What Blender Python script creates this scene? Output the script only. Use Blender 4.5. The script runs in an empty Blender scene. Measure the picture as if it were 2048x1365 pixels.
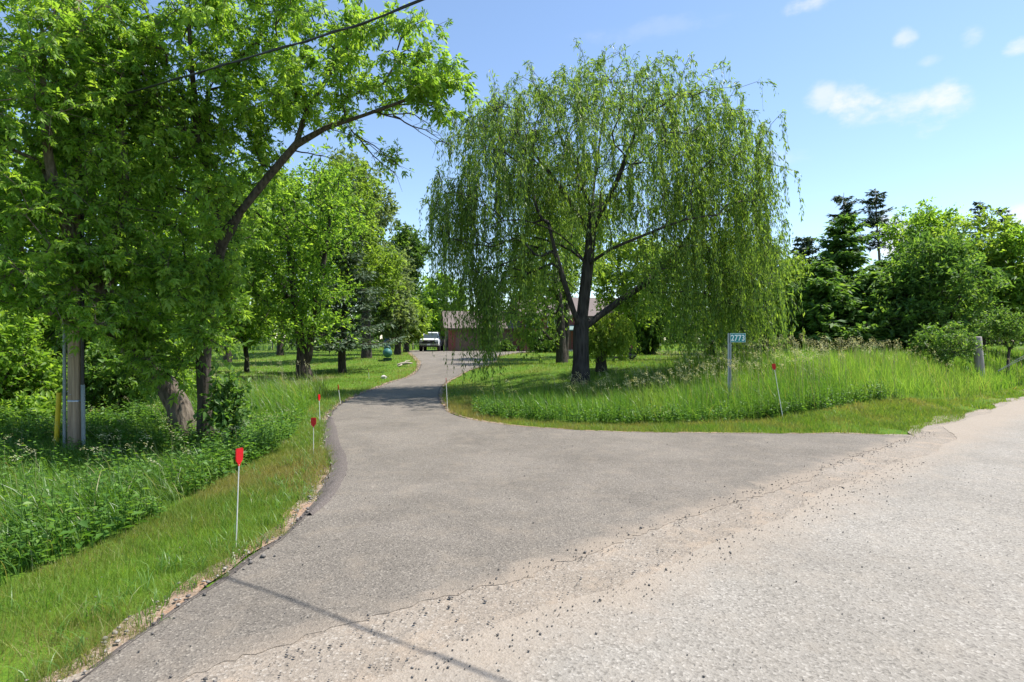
import bpy, bmesh, math, random
import numpy as np
from mathutils import Vector, Matrix
from mathutils.geometry import delaunay_2d_cdt

R = math.radians
rng = np.random.default_rng(11)
random.seed(5)
scene = bpy.context.scene
COL = scene.collection

# ------------------------------------------------------------------ camera
F, CX, CY, CAMZ = 1138.0, 1024.0, 682.5, 1.6
cam_d = bpy.data.cameras.new('camera')
cam_d.sensor_width = 36.0
cam_d.lens = 36.0 * F / 2048.0
cam_d.clip_start, cam_d.clip_end = 0.05, 3000.0
cam = bpy.data.objects.new('camera', cam_d)
COL.objects.link(cam)
cam.location = (0, 0, CAMZ)
cam.rotation_euler = (R(90), 0, 0)
scene.camera = cam

# ------------------------------------------------------------------ sky, sun, exposure
SUN_AZ, SUN_EL = 12.0, 62.0           # azimuth measured from +X towards +Y
world = bpy.data.worlds.new('World')
scene.world = world
world.use_nodes = True


def build_world():
    nt = world.node_tree
    nt.nodes.clear()
    N = nt.nodes.new
    L = nt.links.new
    out = N('ShaderNodeOutputWorld')
    bg = N('ShaderNodeBackground')
    bg.inputs['Strength'].default_value = 0.125
    sky = N('ShaderNodeTexSky')
    sky.sky_type = 'NISHITA'
    sky.sun_disc = False
    sky.sun_elevation = R(SUN_EL)
    sky.sun_rotation = R(90 - SUN_AZ)
    sky.altitude = 200
    sky.air_density = 1.0
    sky.dust_density = 0.15
    sky.ozone_density = 2.0
    tc = N('ShaderNodeTexCoord')
    sep = N('ShaderNodeSeparateXYZ')
    L(tc.outputs['Generated'], sep.inputs[0])

    def math_(op, a, b=None, c=None):
        m = N('ShaderNodeMath')
        m.operation = op
        for i, v in enumerate((a, b, c)):
            if v is None:
                continue
            if isinstance(v, (int, float)):
                m.inputs[i].default_value = v
            else:
                L(v, m.inputs[i])
        return m.outputs[0]
    az = math_('ARCTAN2', sep.outputs[0], sep.outputs[1])
    el = math_('ARCSINE', sep.outputs[2])
    cmb = N('ShaderNodeCombineXYZ')
    L(az, cmb.inputs[0]); L(math_('MULTIPLY', el, 1.7), cmb.inputs[1])
    noise = N('ShaderNodeTexNoise')
    noise.inputs['Scale'].default_value = 11.0
    noise.inputs['Detail'].default_value = 9.0
    noise.inputs['Roughness'].default_value = 0.58
    L(cmb.outputs[0], noise.inputs['Vector'])
    nf = noise.outputs['Fac']
    big = N('ShaderNodeTexNoise')
    big.inputs['Scale'].default_value = 2.2
    big.inputs['Detail'].default_value = 5.0
    L(cmb.outputs[0], big.inputs['Vector'])
    total = None
    # clouds at the places they have in the sky (azimuth, elevation, half sizes, weight)
    spec = [(1720, 208, 62, 36, .95), (1760, 225, 60, 30, .75), (1880, 222, 62, 38, .9), (1800, 226, 95, 30, .85),
            (1640, 198, 34, 26, .6), (1810, 78, 24, 18, .55), (1942, 74, 26, 18, .5), (2050, 88, 44, 16, .85), (1855, 122, 30, 12, .4),
            (1615, 4, 60, 16, .7), (300, 105, 44, 24, .9), (2040, 438, 70, 28, 1.0), (1790, 462, 60, 62, 1.0),
            (1930, 430, 70, 24, .6), (1500, 330, 90, 20, .22), (1300, 60, 140, 20, .12)]
    for (px, py, rx, ry, wgt) in spec:
        u, v = (px - CX) / F, -(py - CY) / F
        a0 = math.atan2(u, 1.0)
        e0 = math.asin(v / math.sqrt(1 + u * u + v * v))
        k = 1.0 / (1 + u * u)
        ra = rx / F * k * 1.25
        re = ry / F * math.sqrt(k) * 1.25
        da = math_('DIVIDE', math_('SUBTRACT', az, a0), ra)
        de = math_('DIVIDE', math_('SUBTRACT', el, e0), re)
        d2 = math_('ADD', math_('MULTIPLY', da, da), math_('MULTIPLY', de, de))
        m = math_('SUBTRACT', 1.0, d2)
        m = math_('ADD', m, math_('MULTIPLY', math_('SUBTRACT', nf, 0.52), 4.6))
        sm = N('ShaderNodeMapRange')
        sm.interpolation_type = 'SMOOTHERSTEP'
        sm.inputs['From Min'].default_value = -0.1
        sm.inputs['From Max'].default_value = 1.7
        L(m, sm.inputs['Value'])
        m = math_('MULTIPLY', sm.outputs[0], wgt)
        # keep to the neighbourhood of the cloud
        near = N('ShaderNodeMapRange')
        near.inputs['From Min'].default_value = 3.2
        near.inputs['From Max'].default_value = 0.6
        L(d2, near.inputs['Value'])
        m = math_('MULTIPLY', m, near.outputs[0])
        total = m if total is None else math_('MAXIMUM', total, m)
    # fair-weather clouds over the rest of the sky, thin in the part in view
    gen = N('ShaderNodeMapRange')
    gen.interpolation_type = 'SMOOTHSTEP'
    gen.inputs['From Min'].default_value = 0.60
    gen.inputs['From Max'].default_value = 0.80
    gen.inputs['To Max'].default_value = 0.5
    L(math_('ADD', math_('MULTIPLY', big.outputs['Fac'], .7), math_('MULTIPLY', nf, .3)), gen.inputs['Value'])
    total = math_('MAXIMUM', total, gen.outputs[0])
    mix = N('ShaderNodeMix')
    mix.data_type = 'RGBA'
    L(total, mix.inputs['Factor'])
    hs = N('ShaderNodeHueSaturation')
    hs.inputs['Saturation'].default_value = 0.98
    hs.inputs['Value'].default_value = 1.0
    hs.inputs['Hue'].default_value = 0.4995
    L(sky.outputs[0], hs.inputs['Color'])
    L(hs.outputs[0], mix.inputs['A'])
    mix.inputs['B'].default_value = (4.5, 4.5, 4.75, 1)
    L(mix.outputs['Result'], bg.inputs['Color'])
    L(bg.outputs[0], out.inputs[0])


build_world()
sun_d = bpy.data.lights.new('sun', 'SUN')
sun_d.energy = 4.6
sun_d.angle = R(0.53)
sun_d.color = (1.0, 0.955, 0.88)
sun = bpy.data.objects.new('sun', sun_d)
COL.objects.link(sun)
sdir = Vector((math.cos(R(SUN_EL)) * math.cos(R(SUN_AZ)), math.cos(R(SUN_EL)) * math.sin(R(SUN_AZ)), math.sin(R(SUN_EL))))
sun.rotation_euler = sdir.to_track_quat('Z', 'Y').to_euler()
sun.location = sdir * 60

scene.view_settings.view_transform = 'Standard'
scene.view_settings.look = 'None'
scene.view_settings.exposure = 0.92
scene.view_settings.gamma = 1.0
scene.render.engine = 'CYCLES'
cy = scene.cycles
cy.max_bounces = 6
cy.diffuse_bounces = 3
cy.glossy_bounces = 2
cy.transmission_bounces = 5
cy.transparent_max_bounces = 6
cy.use_denoising = True
cy.sample_clamp_indirect = 4.0
scene.render.film_transparent = False

# ------------------------------------------------------------------ terrain and pixel helpers
QN = np.array([-0.643, 0.766])
QS = np.array([0.766, 0.643])


def sm(a, b, v):
    t = np.clip((np.asarray(v, float) - a) / (b - a), 0, 1)
    return t * t * (3 - 2 * t)


def hgt(x, y):
    x = np.asarray(x, float); y = np.asarray(y, float)
    q = QN[0] * x + QN[1] * y
    s = QS[0] * x + QS[1] * y
    z = 0.22 * sm(18, 60, y)
    z = z + 0.72 * sm(3.3, 6.0, q) * sm(10.5, 17, s) * (1 - 0.5 * sm(11, 24, q))
    z = z - 0.28 * np.exp(-((x + 5.3) / 1.1) ** 2) * sm(0, 4, y) * (1 - sm(10, 15, y)) * sm(3.0, 4.2, q)
    z = z + 0.03 * sm(3.4, 4.5, q) * (np.sin(x * 1.9 + y * .7) + np.sin(y * 1.3 - x * .8)) * .5
    return z


def W(px, py, Y):
    return np.array([(px - CX) / F * Y, Y, CAMZ - (py - CY) / F * Y])


def G(px, py):
    z = 0.0
    for _ in range(12):
        Y = (CAMZ - z) * F / max(py - CY, 5.0)
        X = (px - CX) / F * Y
        z = 0.5 * z + 0.5 * float(hgt(X, Y))
    return np.array([X, Y, float(hgt(X, Y))])


def GX(px, Y):
    X = (px - CX) / F * Y
    return np.array([X, Y, float(hgt(X, Y))])


def catmull(pts, step):
    pts = [np.asarray(p, float) for p in pts]
    P = [2 * pts[0] - pts[1]] + pts + [2 * pts[-1] - pts[-2]]
    out = []
    for i in range(1, len(P) - 2):
        p0, p1, p2, p3 = P[i - 1], P[i], P[i + 1], P[i + 2]
        n = max(1, int(np.linalg.norm(p2 - p1) / step))
        for k in range(n):
            t = k / n
            out.append(0.5 * ((2 * p1) + (-p0 + p2) * t + (2 * p0 - 5 * p1 + 4 * p2 - p3) * t * t + (-p0 + 3 * p1 - 3 * p2 + p3) * t ** 3))
    out.append(pts[-1])
    return np.array(out)


def in_poly(x, y, poly):
    x = np.asarray(x); y = np.asarray(y)
    c = np.zeros(x.shape, bool)
    n = len(poly)
    for i in range(n):
        x1, y1 = poly[i][0], poly[i][1]
        x2, y2 = poly[(i + 1) % n][0], poly[(i + 1) % n][1]
        if y1 == y2:
            continue
        k = ((y1 > y) != (y2 > y)) & (x < (x2 - x1) * (y - y1) / (y2 - y1) + x1)
        c ^= k
    return c


_ph = np.random.default_rng(3).uniform(0, 6.28, (24, 3))


def noise2(x, y, f):
    """cheap smooth noise about 0..1"""
    v = 0
    for i in range(8):
        a = _ph[i, 0]
        k = f * (0.6 + 0.25 * i)
        v = v + np.sin((x * math.cos(a) + y * math.sin(a)) * k + _ph[i, 1]) * np.sin((x * math.sin(a * 1.7) - y * math.cos(a * 1.7)) * k * .8 + _ph[i, 2])
    return np.clip(0.5 + v / 5.0, 0, 1)


# ------------------------------------------------------------------ mesh builders
def build(name, V, T, mat, parent=None, attrs=None, smooth=False):
    V = np.asarray(V, np.float32).reshape(-1, 3)
    T = np.asarray(T, np.int32).reshape(-1, 3)
    me = bpy.data.meshes.new(name)
    me.vertices.add(len(V))
    me.vertices.foreach_set('co', V.ravel())
    me.loops.add(len(T) * 3)
    me.loops.foreach_set('vertex_index', T.ravel())
    me.polygons.add(len(T))
    me.polygons.foreach_set('loop_start', np.arange(len(T), dtype=np.int32) * 3)
    if attrs:
        for k, a in attrs.items():
            at = me.attributes.new(k, 'FLOAT', 'POINT')
            at.data.foreach_set('value', np.asarray(a, np.float32))
    me.update(calc_edges=True)
    if smooth:
        me.polygons.foreach_set('use_smooth', np.ones(len(T), bool))
    me.materials.append(mat)
    o = bpy.data.objects.new(name, me)
    COL.objects.link(o)
    if parent is not None:
        o.parent = parent
        o.matrix_parent_inverse = Matrix.Translation(-Vector(parent.location)) if parent.rotation_euler.z == 0 else parent.matrix_basis.inverted()
    return o


def tag(o, label=None, cat=None, group=None, kind=None):
    if label: o['label'] = label
    if cat: o['category'] = cat
    if group: o['group'] = group
    if kind: o['kind'] = kind
    return o


def empty(name, loc, rz=0.0):
    o = bpy.data.objects.new(name, None)
    COL.objects.link(o)
    o.location = [float(v) for v in loc]
    o.rotation_euler = (0, 0, rz)
    o.empty_display_size = 0.2
    return o


class Geo:
    """collects triangles with per-point attributes"""
    def __init__(self):
        self.V, self.T, self.A, self.n = [], [], {}, 0

    def add(self, V, T, **attrs):
        V = np.asarray(V, float).reshape(-1, 3)
        self.V.append(V)
        self.T.append(np.asarray(T, int).reshape(-1, 3) + self.n)
        for k, v in attrs.items():
            self.A.setdefault(k, []).append(np.broadcast_to(np.asarray(v, float), (len(V),)))
        self.n += len(V)

    def build(self, name, mat, parent=None, smooth=False):
        if not self.V:
            return None
        return build(name, np.concatenate(self.V), np.concatenate(self.T), mat, parent,
                     {k: np.concatenate(v) for k, v in self.A.items()}, smooth)


def nrm(v):
    return v / np.maximum(np.linalg.norm(v, axis=-1, keepdims=True), 1e-9)


def rand_unit(n, g=rng):
    return nrm(g.normal(size=(n, 3)))


def leaves(geo, P, D, N, L, Wd, tint, fold=0.18, dry=None, wide=0.42):
    """one folded diamond (two triangles) per leaf"""
    n = len(P)
    D = nrm(D)
    S = nrm(np.cross(D, N) + 1e-6)
    U = np.cross(S, D)
    L = np.broadcast_to(L, (n,))[:, None]; Wd = np.broadcast_to(Wd, (n,))[:, None]
    m = P + D * L * wide + U * Wd * fold * 2
    V = np.stack([P, m + S * Wd * .5, P + D * L - U * L * .06, m - S * Wd * .5], 1)
    b = np.arange(n)[:, None] * 4
    T = np.concatenate([b + np.array([[0, 1, 2]]), b + np.array([[0, 2, 3]])], 0)
    kw = dict(tint=np.repeat(np.broadcast_to(tint, (n,)), 4))
    if dry is not None:
        kw['dry'] = np.repeat(np.broadcast_to(dry, (n,)), 4)
    geo.add(V, T, **kw)


def compound(geo, P, D, N, L, tint, g=rng, pairs=2):
    """pinnate leaf: end leaflet and side pairs, drooping"""
    D = nrm(D); S = nrm(np.cross(D, N) + 1e-6); U = np.cross(S, D)
    L = np.broadcast_to(L, (len(P),))[:, None]
    spec = [(0.55, 0.0, 0.62)]
    for k in range(pairs):
        t = 0.5 - 0.24 * k
        spec += [(t, 0.95, 0.5), (t, -0.95, 0.5)]
    for (t, a, s) in spec:
        aj = a + g.normal(0, .18, (len(P), 1))
        d = nrm(D * np.cos(aj) + S * np.sin(aj) - U * 0.12 + np.array([0, 0, -.22]) + g.normal(0, .12, (len(P), 3)))
        p = P + D * L * t
        ln = (L * s * g.uniform(.8, 1.15, (len(P), 1)))[:, 0]
        leaves(geo, p, d, U + g.normal(0, .25, (len(P), 3)), ln, ln * .40, tint + g.uniform(-.06, .06, len(P)))


def tubes(geo, pts, rad, sides=6, tint=0.5):
    """one tube along a polyline"""
    pts = np.asarray(pts, float); rad = np.asarray(rad, float)
    n = len(pts)
    if n < 2:
        return
    d = np.gradient(pts, axis=0)
    d = nrm(d)
    ref = np.array([0., 0, 1]) if abs(d[0, 2]) < .9 else np.array([1., 0, 0])
    s = nrm(np.cross(d, ref)); u = np.cross(s, d)
    a = np.linspace(0, 2 * math.pi, sides, endpoint=False)
    ring = pts[:, None] + rad[:, None, None] * (s[:, None] * np.cos(a)[None, :, None] + u[:, None] * np.sin(a)[None, :, None])
    V = np.concatenate([ring.reshape(-1, 3), pts[-1:]])
    T = []
    for i in range(n - 1):
        for k in range(sides):
            k2 = (k + 1) % sides
            A, B, C_, D_ = i * sides + k, i * sides + k2, (i + 1) * sides + k2, (i + 1) * sides + k
            T += [(A, C_, B), (A, D_, C_)]
    e = len(V) - 1
    for k in range(sides):
        T.append(((n - 1) * sides + k, e, (n - 1) * sides + (k + 1) % sides))
    geo.add(V, T, tint=tint)


def sticks(geo, A, B, r0, r1, tint=0.5):
    """many thin three-sided twigs at once, A and B (n,3)"""
    n = len(A)
    d = nrm(B - A)
    s = nrm(np.cross(d, np.array([0.31, 0.2, .93])) + 1e-6); u = np.cross(s, d)
    r0 = np.broadcast_to(r0, (n,)); r1 = np.broadcast_to(r1, (n,))
    V = []
    for (P, r) in ((A, r0), (B, r1)):
        for k in range(3):
            a = k * 2.0944
            V.append(P + r[:, None] * (s * math.cos(a) + u * math.sin(a)))
    V = np.stack(V, 1)
    b = np.arange(n)[:, None] * 6
    T = np.concatenate([b + np.array([[k, (k + 1) % 3, 3 + (k + 1) % 3]]) for k in range(3)] + [b + np.array([[k, 3 + (k + 1) % 3, 3 + k]]) for k in range(3)])
    geo.add(V, T, tint=tint)


def bm_obj(name, bm, mat, parent=None, smooth=False):
    bmesh.ops.recalc_face_normals(bm, faces=bm.faces)
    me = bpy.data.meshes.new(name)
    bm.to_mesh(me); bm.free()
    if smooth:
        me.polygons.foreach_set('use_smooth', np.ones(len(me.polygons), bool))
    for m in (mat if isinstance(mat, (list, tuple)) else [mat]):
        me.materials.append(m)
    o = bpy.data.objects.new(name, me)
    COL.objects.link(o)
    if parent is not None:
        o.parent = parent
    return o


def bm_box(bm, c, s, taper=(1, 1), shift=(0, 0), rz=0.0):
    """box centred at c with size s; the top face scaled by taper and shifted"""
    vs = []
    for k in range(8):
        x = (k & 1) - .5; y = ((k >> 1) & 1) - .5; z = ((k >> 2) & 1) - .5
        top = z > 0
        X = x * s[0] * (taper[0] if top else 1) + (shift[0] if top else 0)
        Y = y * s[1] * (taper[1] if top else 1) + (shift[1] if top else 0)
        ca, sa = math.cos(rz), math.sin(rz)
        vs.append(bm.verts.new((c[0] + X * ca - Y * sa, c[1] + X * sa + Y * ca, c[2] + z * s[2])))
    for f in ((0, 2, 3, 1), (4, 5, 7, 6), (0, 1, 5, 4), (2, 6, 7, 3), (0, 4, 6, 2), (1, 3, 7, 5)):
        bm.faces.new([vs[i] for i in f])
    return vs


def box(name, c, s, mat, parent=None, bevel=0.0, **kw):
    bm = bmesh.new()
    bm_box(bm, c, s, **kw)
    if bevel:
        bmesh.ops.bevel(bm, geom=bm.edges[:], offset=bevel, segments=2, affect='EDGES')
    return bm_obj(name, bm, mat, parent)


def bm_cyl(bm, a, b, r0, r1=None, seg=12, cap=True):
    a = Vector(a); b = Vector(b)
    r1 = r0 if r1 is None else r1
    d = (b - a).normalized()
    s = d.cross(Vector((0, 0, 1)) if abs(d.z) < .9 else Vector((1, 0, 0))).normalized()
    u = s.cross(d)
    A, B = [], []
    for k in range(seg):
        t = 2 * math.pi * k / seg
        v = s * math.cos(t) + u * math.sin(t)
        A.append(bm.verts.new(a + v * r0)); B.append(bm.verts.new(b + v * r1))
    for k in range(seg):
        k2 = (k + 1) % seg
        bm.faces.new((A[k], A[k2], B[k2], B[k]))
    if cap:
        bm.faces.new(A[::-1]); bm.faces.new(B)


def cyl(name, a, b, r0, mat, parent=None, r1=None, seg=12, smooth=False):
    bm = bmesh.new()
    bm_cyl(bm, a, b, r0, r1, seg)
    return bm_obj(name, bm, mat, parent, smooth)


# ------------------------------------------------------------------ materials
class Mat:
    def __init__(self, name):
        self.m = bpy.data.materials.new(name)
        self.m.use_nodes = True
        self.nt = self.m.node_tree
        self.b = self.nt.nodes['Principled BSDF']
        self.out = self.nt.nodes['Material Output']

    def n(self, t, **kw):
        x = self.nt.nodes.new(t)
        for k, v in kw.items():
            if k in x.inputs:
                x.inputs[k].default_value = v
            else:
                setattr(x, k, v)
        return x

    def l(self, a, b):
        self.nt.links.new(a, b)

    def pos(self):
        if not hasattr(self, '_p'):
            self._p = self.n('ShaderNodeNewGeometry').outputs['Position']
        return self._p

    def obj(self):
        if not hasattr(self, '_o'):
            self._o = self.n('ShaderNodeTexCoord').outputs['Object']
        return self._o

    def noise(self, scale, detail=4.0, rough=.55, vec=None, out='Fac', dist=0.0):
        x = self.n('ShaderNodeTexNoise', Scale=scale, Detail=detail, Roughness=rough, Distortion=dist)
        self.l(vec if vec is not None else self.pos(), x.inputs['Vector'])
        return x.outputs[out]

    def voro(self, scale, out='Color', feature='F1', vec=None):
        x = self.n('ShaderNodeTexVoronoi', Scale=scale)
        x.feature = feature
        self.l(vec if vec is not None else self.pos(), x.inputs['Vector'])
        return x.outputs[out]

    def ramp(self, fac, stops):
        x = self.n('ShaderNodeValToRGB')
        cr = x.color_ramp
        while len(cr.elements) < len(stops):
            cr.elements.new(.5)
        for e, (p, c) in zip(cr.elements, stops):
            e.position = p
            e.color = (*c, 1) if len(c) == 3 else c
        self.l(fac, x.inputs['Fac'])
        return x.outputs['Color']

    def mix(self, fac, a, b, mode='MIX'):
        x = self.n('ShaderNodeMix')
        x.data_type = 'RGBA'; x.blend_type = mode
        for v, s in ((fac, 'Factor'), (a, 'A'), (b, 'B')):
            if isinstance(v, (int, float)):
                x.inputs[s].default_value = v
            elif isinstance(v, tuple):
                x.inputs[s].default_value = (*v, 1) if len(v) == 3 else v
            else:
                self.l(v, x.inputs[s])
        return x.outputs['Result']

    def rng(self, v, a, b, c=0.0, d=1.0):
        x = self.n('ShaderNodeMapRange')
        x.inputs['From Min'].default_value = a; x.inputs['From Max'].default_value = b
        x.inputs['To Min'].default_value = c; x.inputs['To Max'].default_value = d
        self.l(v, x.inputs['Value'])
        return x.outputs[0]

    def attr(self, name, out='Fac'):
        x = self.n('ShaderNodeAttribute')
        x.attribute_name = name
        return x.outputs[out]

    def bump(self, h, strength=.3, dist=.02):
        x = self.n('ShaderNodeBump', Strength=strength, Distance=dist)
        self.l(h, x.inputs['Height'])
        self.l(x.outputs[0], self.b.inputs['Normal'])
        return x

    def col(self, c):
        if isinstance(c, tuple):
            self.b.inputs['Base Color'].default_value = (*c, 1)
        else:
            self.l(c, self.b.inputs['Base Color'])

    def set(self, **kw):
        for k, v in kw.items():
            self.b.inputs[k.replace('_', ' ')].default_value = v


def leaf_mat(name, stops, trans=.45, tcol=None, rough=.5, spec=.35, dry=None):
    M = Mat(name)
    t = M.attr('tint')
    c = M.ramp(t, stops)
    if dry is not None:
        c = M.mix(M.attr('dry'), c, dry)
    M.col(c)
    M.set(Roughness=rough)
    M.b.inputs['Specular IOR Level'].default_value = spec
    tr = M.n('ShaderNodeBsdfTranslucent')
    tc = M.mix(1.0, c, tcol or (1.95, 1.85, .9), 'MULTIPLY')
    M.l(tc, tr.inputs['Color'])
    mx = M.n('ShaderNodeMixShader')
    mx.inputs[0].default_value = trans
    M.l(M.b.outputs[0], mx.inputs[1]); M.l(tr.outputs[0], mx.inputs[2])
    M.l(mx.outputs[0], M.out.inputs[0])
    return M.m


def plain(name, c, rough=.6, metal=0.0, var=.12, scale=8.0, spec=.4, bump=0.0):
    M = Mat(name)
    n = M.noise(scale, 5, .6, M.obj())
    lo = tuple(v * (1 - var) for v in c); hi = tuple(min(1, v * (1 + var)) for v in c)
    M.col(M.ramp(n, [(.3, lo), (.7, hi)]))
    M.set(Roughness=rough, Metallic=metal)
    M.b.inputs['Specular IOR Level'].default_value = spec
    if bump:
        M.bump(M.noise(scale * 6, 5, .6, M.obj()), bump, .01)
    return M.m


MT = {}
MT['maple'] = leaf_mat('maple_leaf', [(0, (0.059, 0.123, 0.019)), (0.45, (0.133, 0.252, 0.036)), (1, (0.269, 0.399, 0.062))], .55)
MT['willow'] = leaf_mat('willow_leaf', [(0, (0.079, 0.136, 0.031)), (0.5, (0.150, 0.245, 0.049)), (1, (0.255, 0.361, 0.071))], .55, rough=.42, spec=.5)
MT['lime'] = leaf_mat('lime_leaf', [(0, (0.084, 0.146, 0.023)), (0.5, (0.156, 0.249, 0.040)), (1, (0.235, 0.328, 0.060))], .55)
MT['silver'] = leaf_mat('silver_leaf', [(0, (.065, .105, .040)), (.5, (.125, .180, .075)), (1, (.200, .260, .120))], .45)
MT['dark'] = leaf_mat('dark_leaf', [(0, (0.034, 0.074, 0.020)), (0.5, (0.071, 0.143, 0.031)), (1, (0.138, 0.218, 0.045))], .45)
MT['spruce'] = leaf_mat('spruce_needle', [(0, (.030, .060, .036)), (.5, (.060, .105, .058)), (1, (.130, .170, .095))], .15, rough=.6)
MT['pine'] = leaf_mat('pine_needle', [(0, (0.018, 0.042, 0.021)), (1, (0.052, 0.091, 0.039))], .15, rough=.6)
MT['cedar'] = leaf_mat('cedar_spray', [(0, (0.036, 0.084, 0.025)), (0.5, (0.082, 0.173, 0.038)), (1, (0.169, 0.272, 0.056))], .45, rough=.6)
MT['shrub'] = leaf_mat('shrub_leaf', [(0, (.045, .105, .022)), (.5, (.095, .195, .036)), (1, (.190, .290, .070))], .45)
MT['variegated'] = leaf_mat('variegated_leaf', [(0, (.05, .10, .03)), (.5, (.14, .19, .07)), (1, (.42, .45, .28))], .35)
MT['weed'] = leaf_mat('weed_leaf', [(0, (0.038, 0.103, 0.019)), (0.5, (0.083, 0.186, 0.030)), (1, (0.161, 0.276, 0.049))], .45)
MT['tall'] = leaf_mat('tall_grass_blade', [(0, (0.042, 0.102, 0.017)), (0.5, (0.093, 0.195, 0.029)), (1, (0.191, 0.299, 0.059))], .45, dry=(.30, .26, .12), rough=.42, spec=.55)
MT['lawn'] = leaf_mat('lawn_blade', [(0, (0.069, 0.143, 0.019)), (0.5, (0.125, 0.225, 0.027)), (1, (0.203, 0.302, 0.045))], .42, dry=(.26, .215, .085), rough=.5)
MT['seed'] = leaf_mat('grass_seed_head', [(0, (.22, .24, .12)), (.5, (.40, .40, .25)), (1, (.58, .56, .40))], .35, rough=.6)


def bark(name, lo, hi, sc=1.0):
    M = Mat(name)
    mp = M.n('ShaderNodeMapping')
    mp.inputs['Scale'].default_value = (9 * sc, 9 * sc, 1.6 * sc)
    M.l(M.pos(), mp.inputs['Vector'])
    n = M.noise(3.0, 7, .65, mp.outputs[0], dist=.6)
    v = M.voro(2.2, 'Distance', 'F1', mp.outputs[0])
    h = M.mix(.5, n, v)
    M.col(M.ramp(h, [(.22, lo), (.62, hi)]))
    M.set(Roughness=.9)
    M.b.inputs['Specular IOR Level'].default_value = .2
    M.bump(h, .9, .05)
    return M.m


MT['bark'] = bark('rough_grey_bark', (.045, .036, .028), (.19, .155, .12))
MT['bark_limb'] = bark('brown_grey_bark', (.022, .018, .015), (.090, .074, .060))
MT['bark_dark'] = bark('dark_bark', (.018, .015, .013), (.075, .062, .052))
MT['bark_willow'] = bark('willow_bark', (.014, .012, .012), (.062, .054, .050), .7)


def paving(name, base, stone_lo, stone_hi, agg, sand, sand_amt, patch_lo, wash=None):
    M = Mat(name)
    p = M.pos()
    v = M.voro(agg, 'Color')
    sepn = M.n('ShaderNodeSeparateColor')
    M.l(v, sepn.inputs[0])
    stones = M.ramp(sepn.outputs[0], [(0.0, stone_lo), (.35, base), (.8, base), (1.0, stone_hi)])
    fine = M.noise(agg * 2.2, 3, .6)
    c = M.mix(M.rng(fine, .3, .7, 0, .5), stones, tuple(x * .7 for x in base))
    big = M.noise(.75, 5, .6, dist=.4)
    c = M.mix(M.rng(big, .36, .66, 0, .75), c, M.mix(1.0, c, patch_lo, 'MULTIPLY'))
    crack = M.n('ShaderNodeTexVoronoi', Scale=.55); crack.feature = 'DISTANCE_TO_EDGE'
    cw = M.n('ShaderNodeVectorMath'); cw.operation = 'ADD'
    M.l(p, cw.inputs[0]); M.l(M.noise(1.7, 6, .7, out='Color'), cw.inputs[1])
    M.l(cw.outputs[0], crack.inputs['Vector'])
    brk = M.noise(.9, 3, .5)
    ck = M.n('ShaderNodeMath'); ck.operation = 'MULTIPLY'
    M.l(M.rng(crack.outputs['Distance'], .0, .006, .55, 0), ck.inputs[0]); M.l(M.rng(brk, .5, .62, 0, 1), ck.inputs[1])
    c = M.mix(ck.outputs[0], c, tuple(x * .35 for x in base))
    mid = M.noise(3.3, 6, .65)
    c = M.mix(M.rng(mid, .5, .75, 0, sand_amt), c, sand)
    if wash:
        # sand washed over the joint with the road, in tongues and patches
        dt = M.n('ShaderNodeVectorMath'); dt.operation = 'DOT_PRODUCT'
        M.l(p, dt.inputs[0]); dt.inputs[1].default_value = (-0.643, 0.766, 0)
        wn = M.noise(2.1, 8, .68, dist=.9)
        ad = M.n('ShaderNodeMath'); ad.operation = 'MULTIPLY_ADD'
        M.l(wn, ad.inputs[0]); ad.inputs[1].default_value = -wash[2]; M.l(dt.outputs['Value'], ad.inputs[2])
        f1 = M.rng(ad.outputs[0], wash[0], wash[1], 0, .75)
        f2 = M.rng(fine, .25, .6, .55, 1)
        fm = M.n('ShaderNodeMath'); fm.operation = 'MULTIPLY'
        M.l(f1, fm.inputs[0]); M.l(f2, fm.inputs[1])
        c = M.mix(fm.outputs[0], c, M.ramp(fine, [(.3, (.25, .20, .152)), (.7, (.35, .288, .225))]))
    pit = M.voro(agg * .45, 'Distance')
    pm = M.n('ShaderNodeMath'); pm.operation = 'MULTIPLY'
    M.l(M.rng(pit, .02, .16, .75, 0), pm.inputs[0])
    sp2 = M.n('ShaderNodeSeparateColor'); M.l(M.voro(agg * .45, 'Color'), sp2.inputs[0])
    M.l(M.rng(sp2.outputs[1], .84, .9, 0, 1), pm.inputs[1])
    c = M.mix(pm.outputs[0], c, (.05, .045, .04))
    sepn2 = M.noise(agg * .13, 2, .5)
    M.col(c)
    M.set(Roughness=.88)
    M.b.inputs['Specular IOR Level'].default_value = .3
    d = M.voro(agg, 'Distance')
    M.bump(M.mix(.5, d, fine), .65, .012)
    return M.m


MT['drive'] = paving('driveway_asphalt', (.198, .173, .145), (.088, .077, .066), (.35, .31, .258), 95, (.245, .203, .157), .5, (.66, .66, .655), wash=(2.72, 2.44, .95))
MT['road'] = paving('chip_seal_road', (.288, .262, .226), (.158, .142, .122), (.42, .388, .342), 70, (.315, .272, .220), .4, (.80, .795, .785), wash=(1.40, 1.95, .95))
MT['shoulder'] = paving('sandy_gravel', (.285, .243, .198), (.15, .13, .11), (.42, .38, .33), 80, (.345, .272, .203), .9, (.80, .77, .73))
MT['edge'] = paving('rolled_asphalt_edge', (.125, .105, .094), (.065, .056, .052), (.24, .21, .19), 110, (.16, .13, .11), .25, (.8, .8, .8))
MT['dirt'] = paving('edge_dirt', (.30, .225, .165), (.13, .095, .07), (.46, .40, .33), 75, (.36, .19, .10), .7, (.75, .7, .65))


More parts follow.
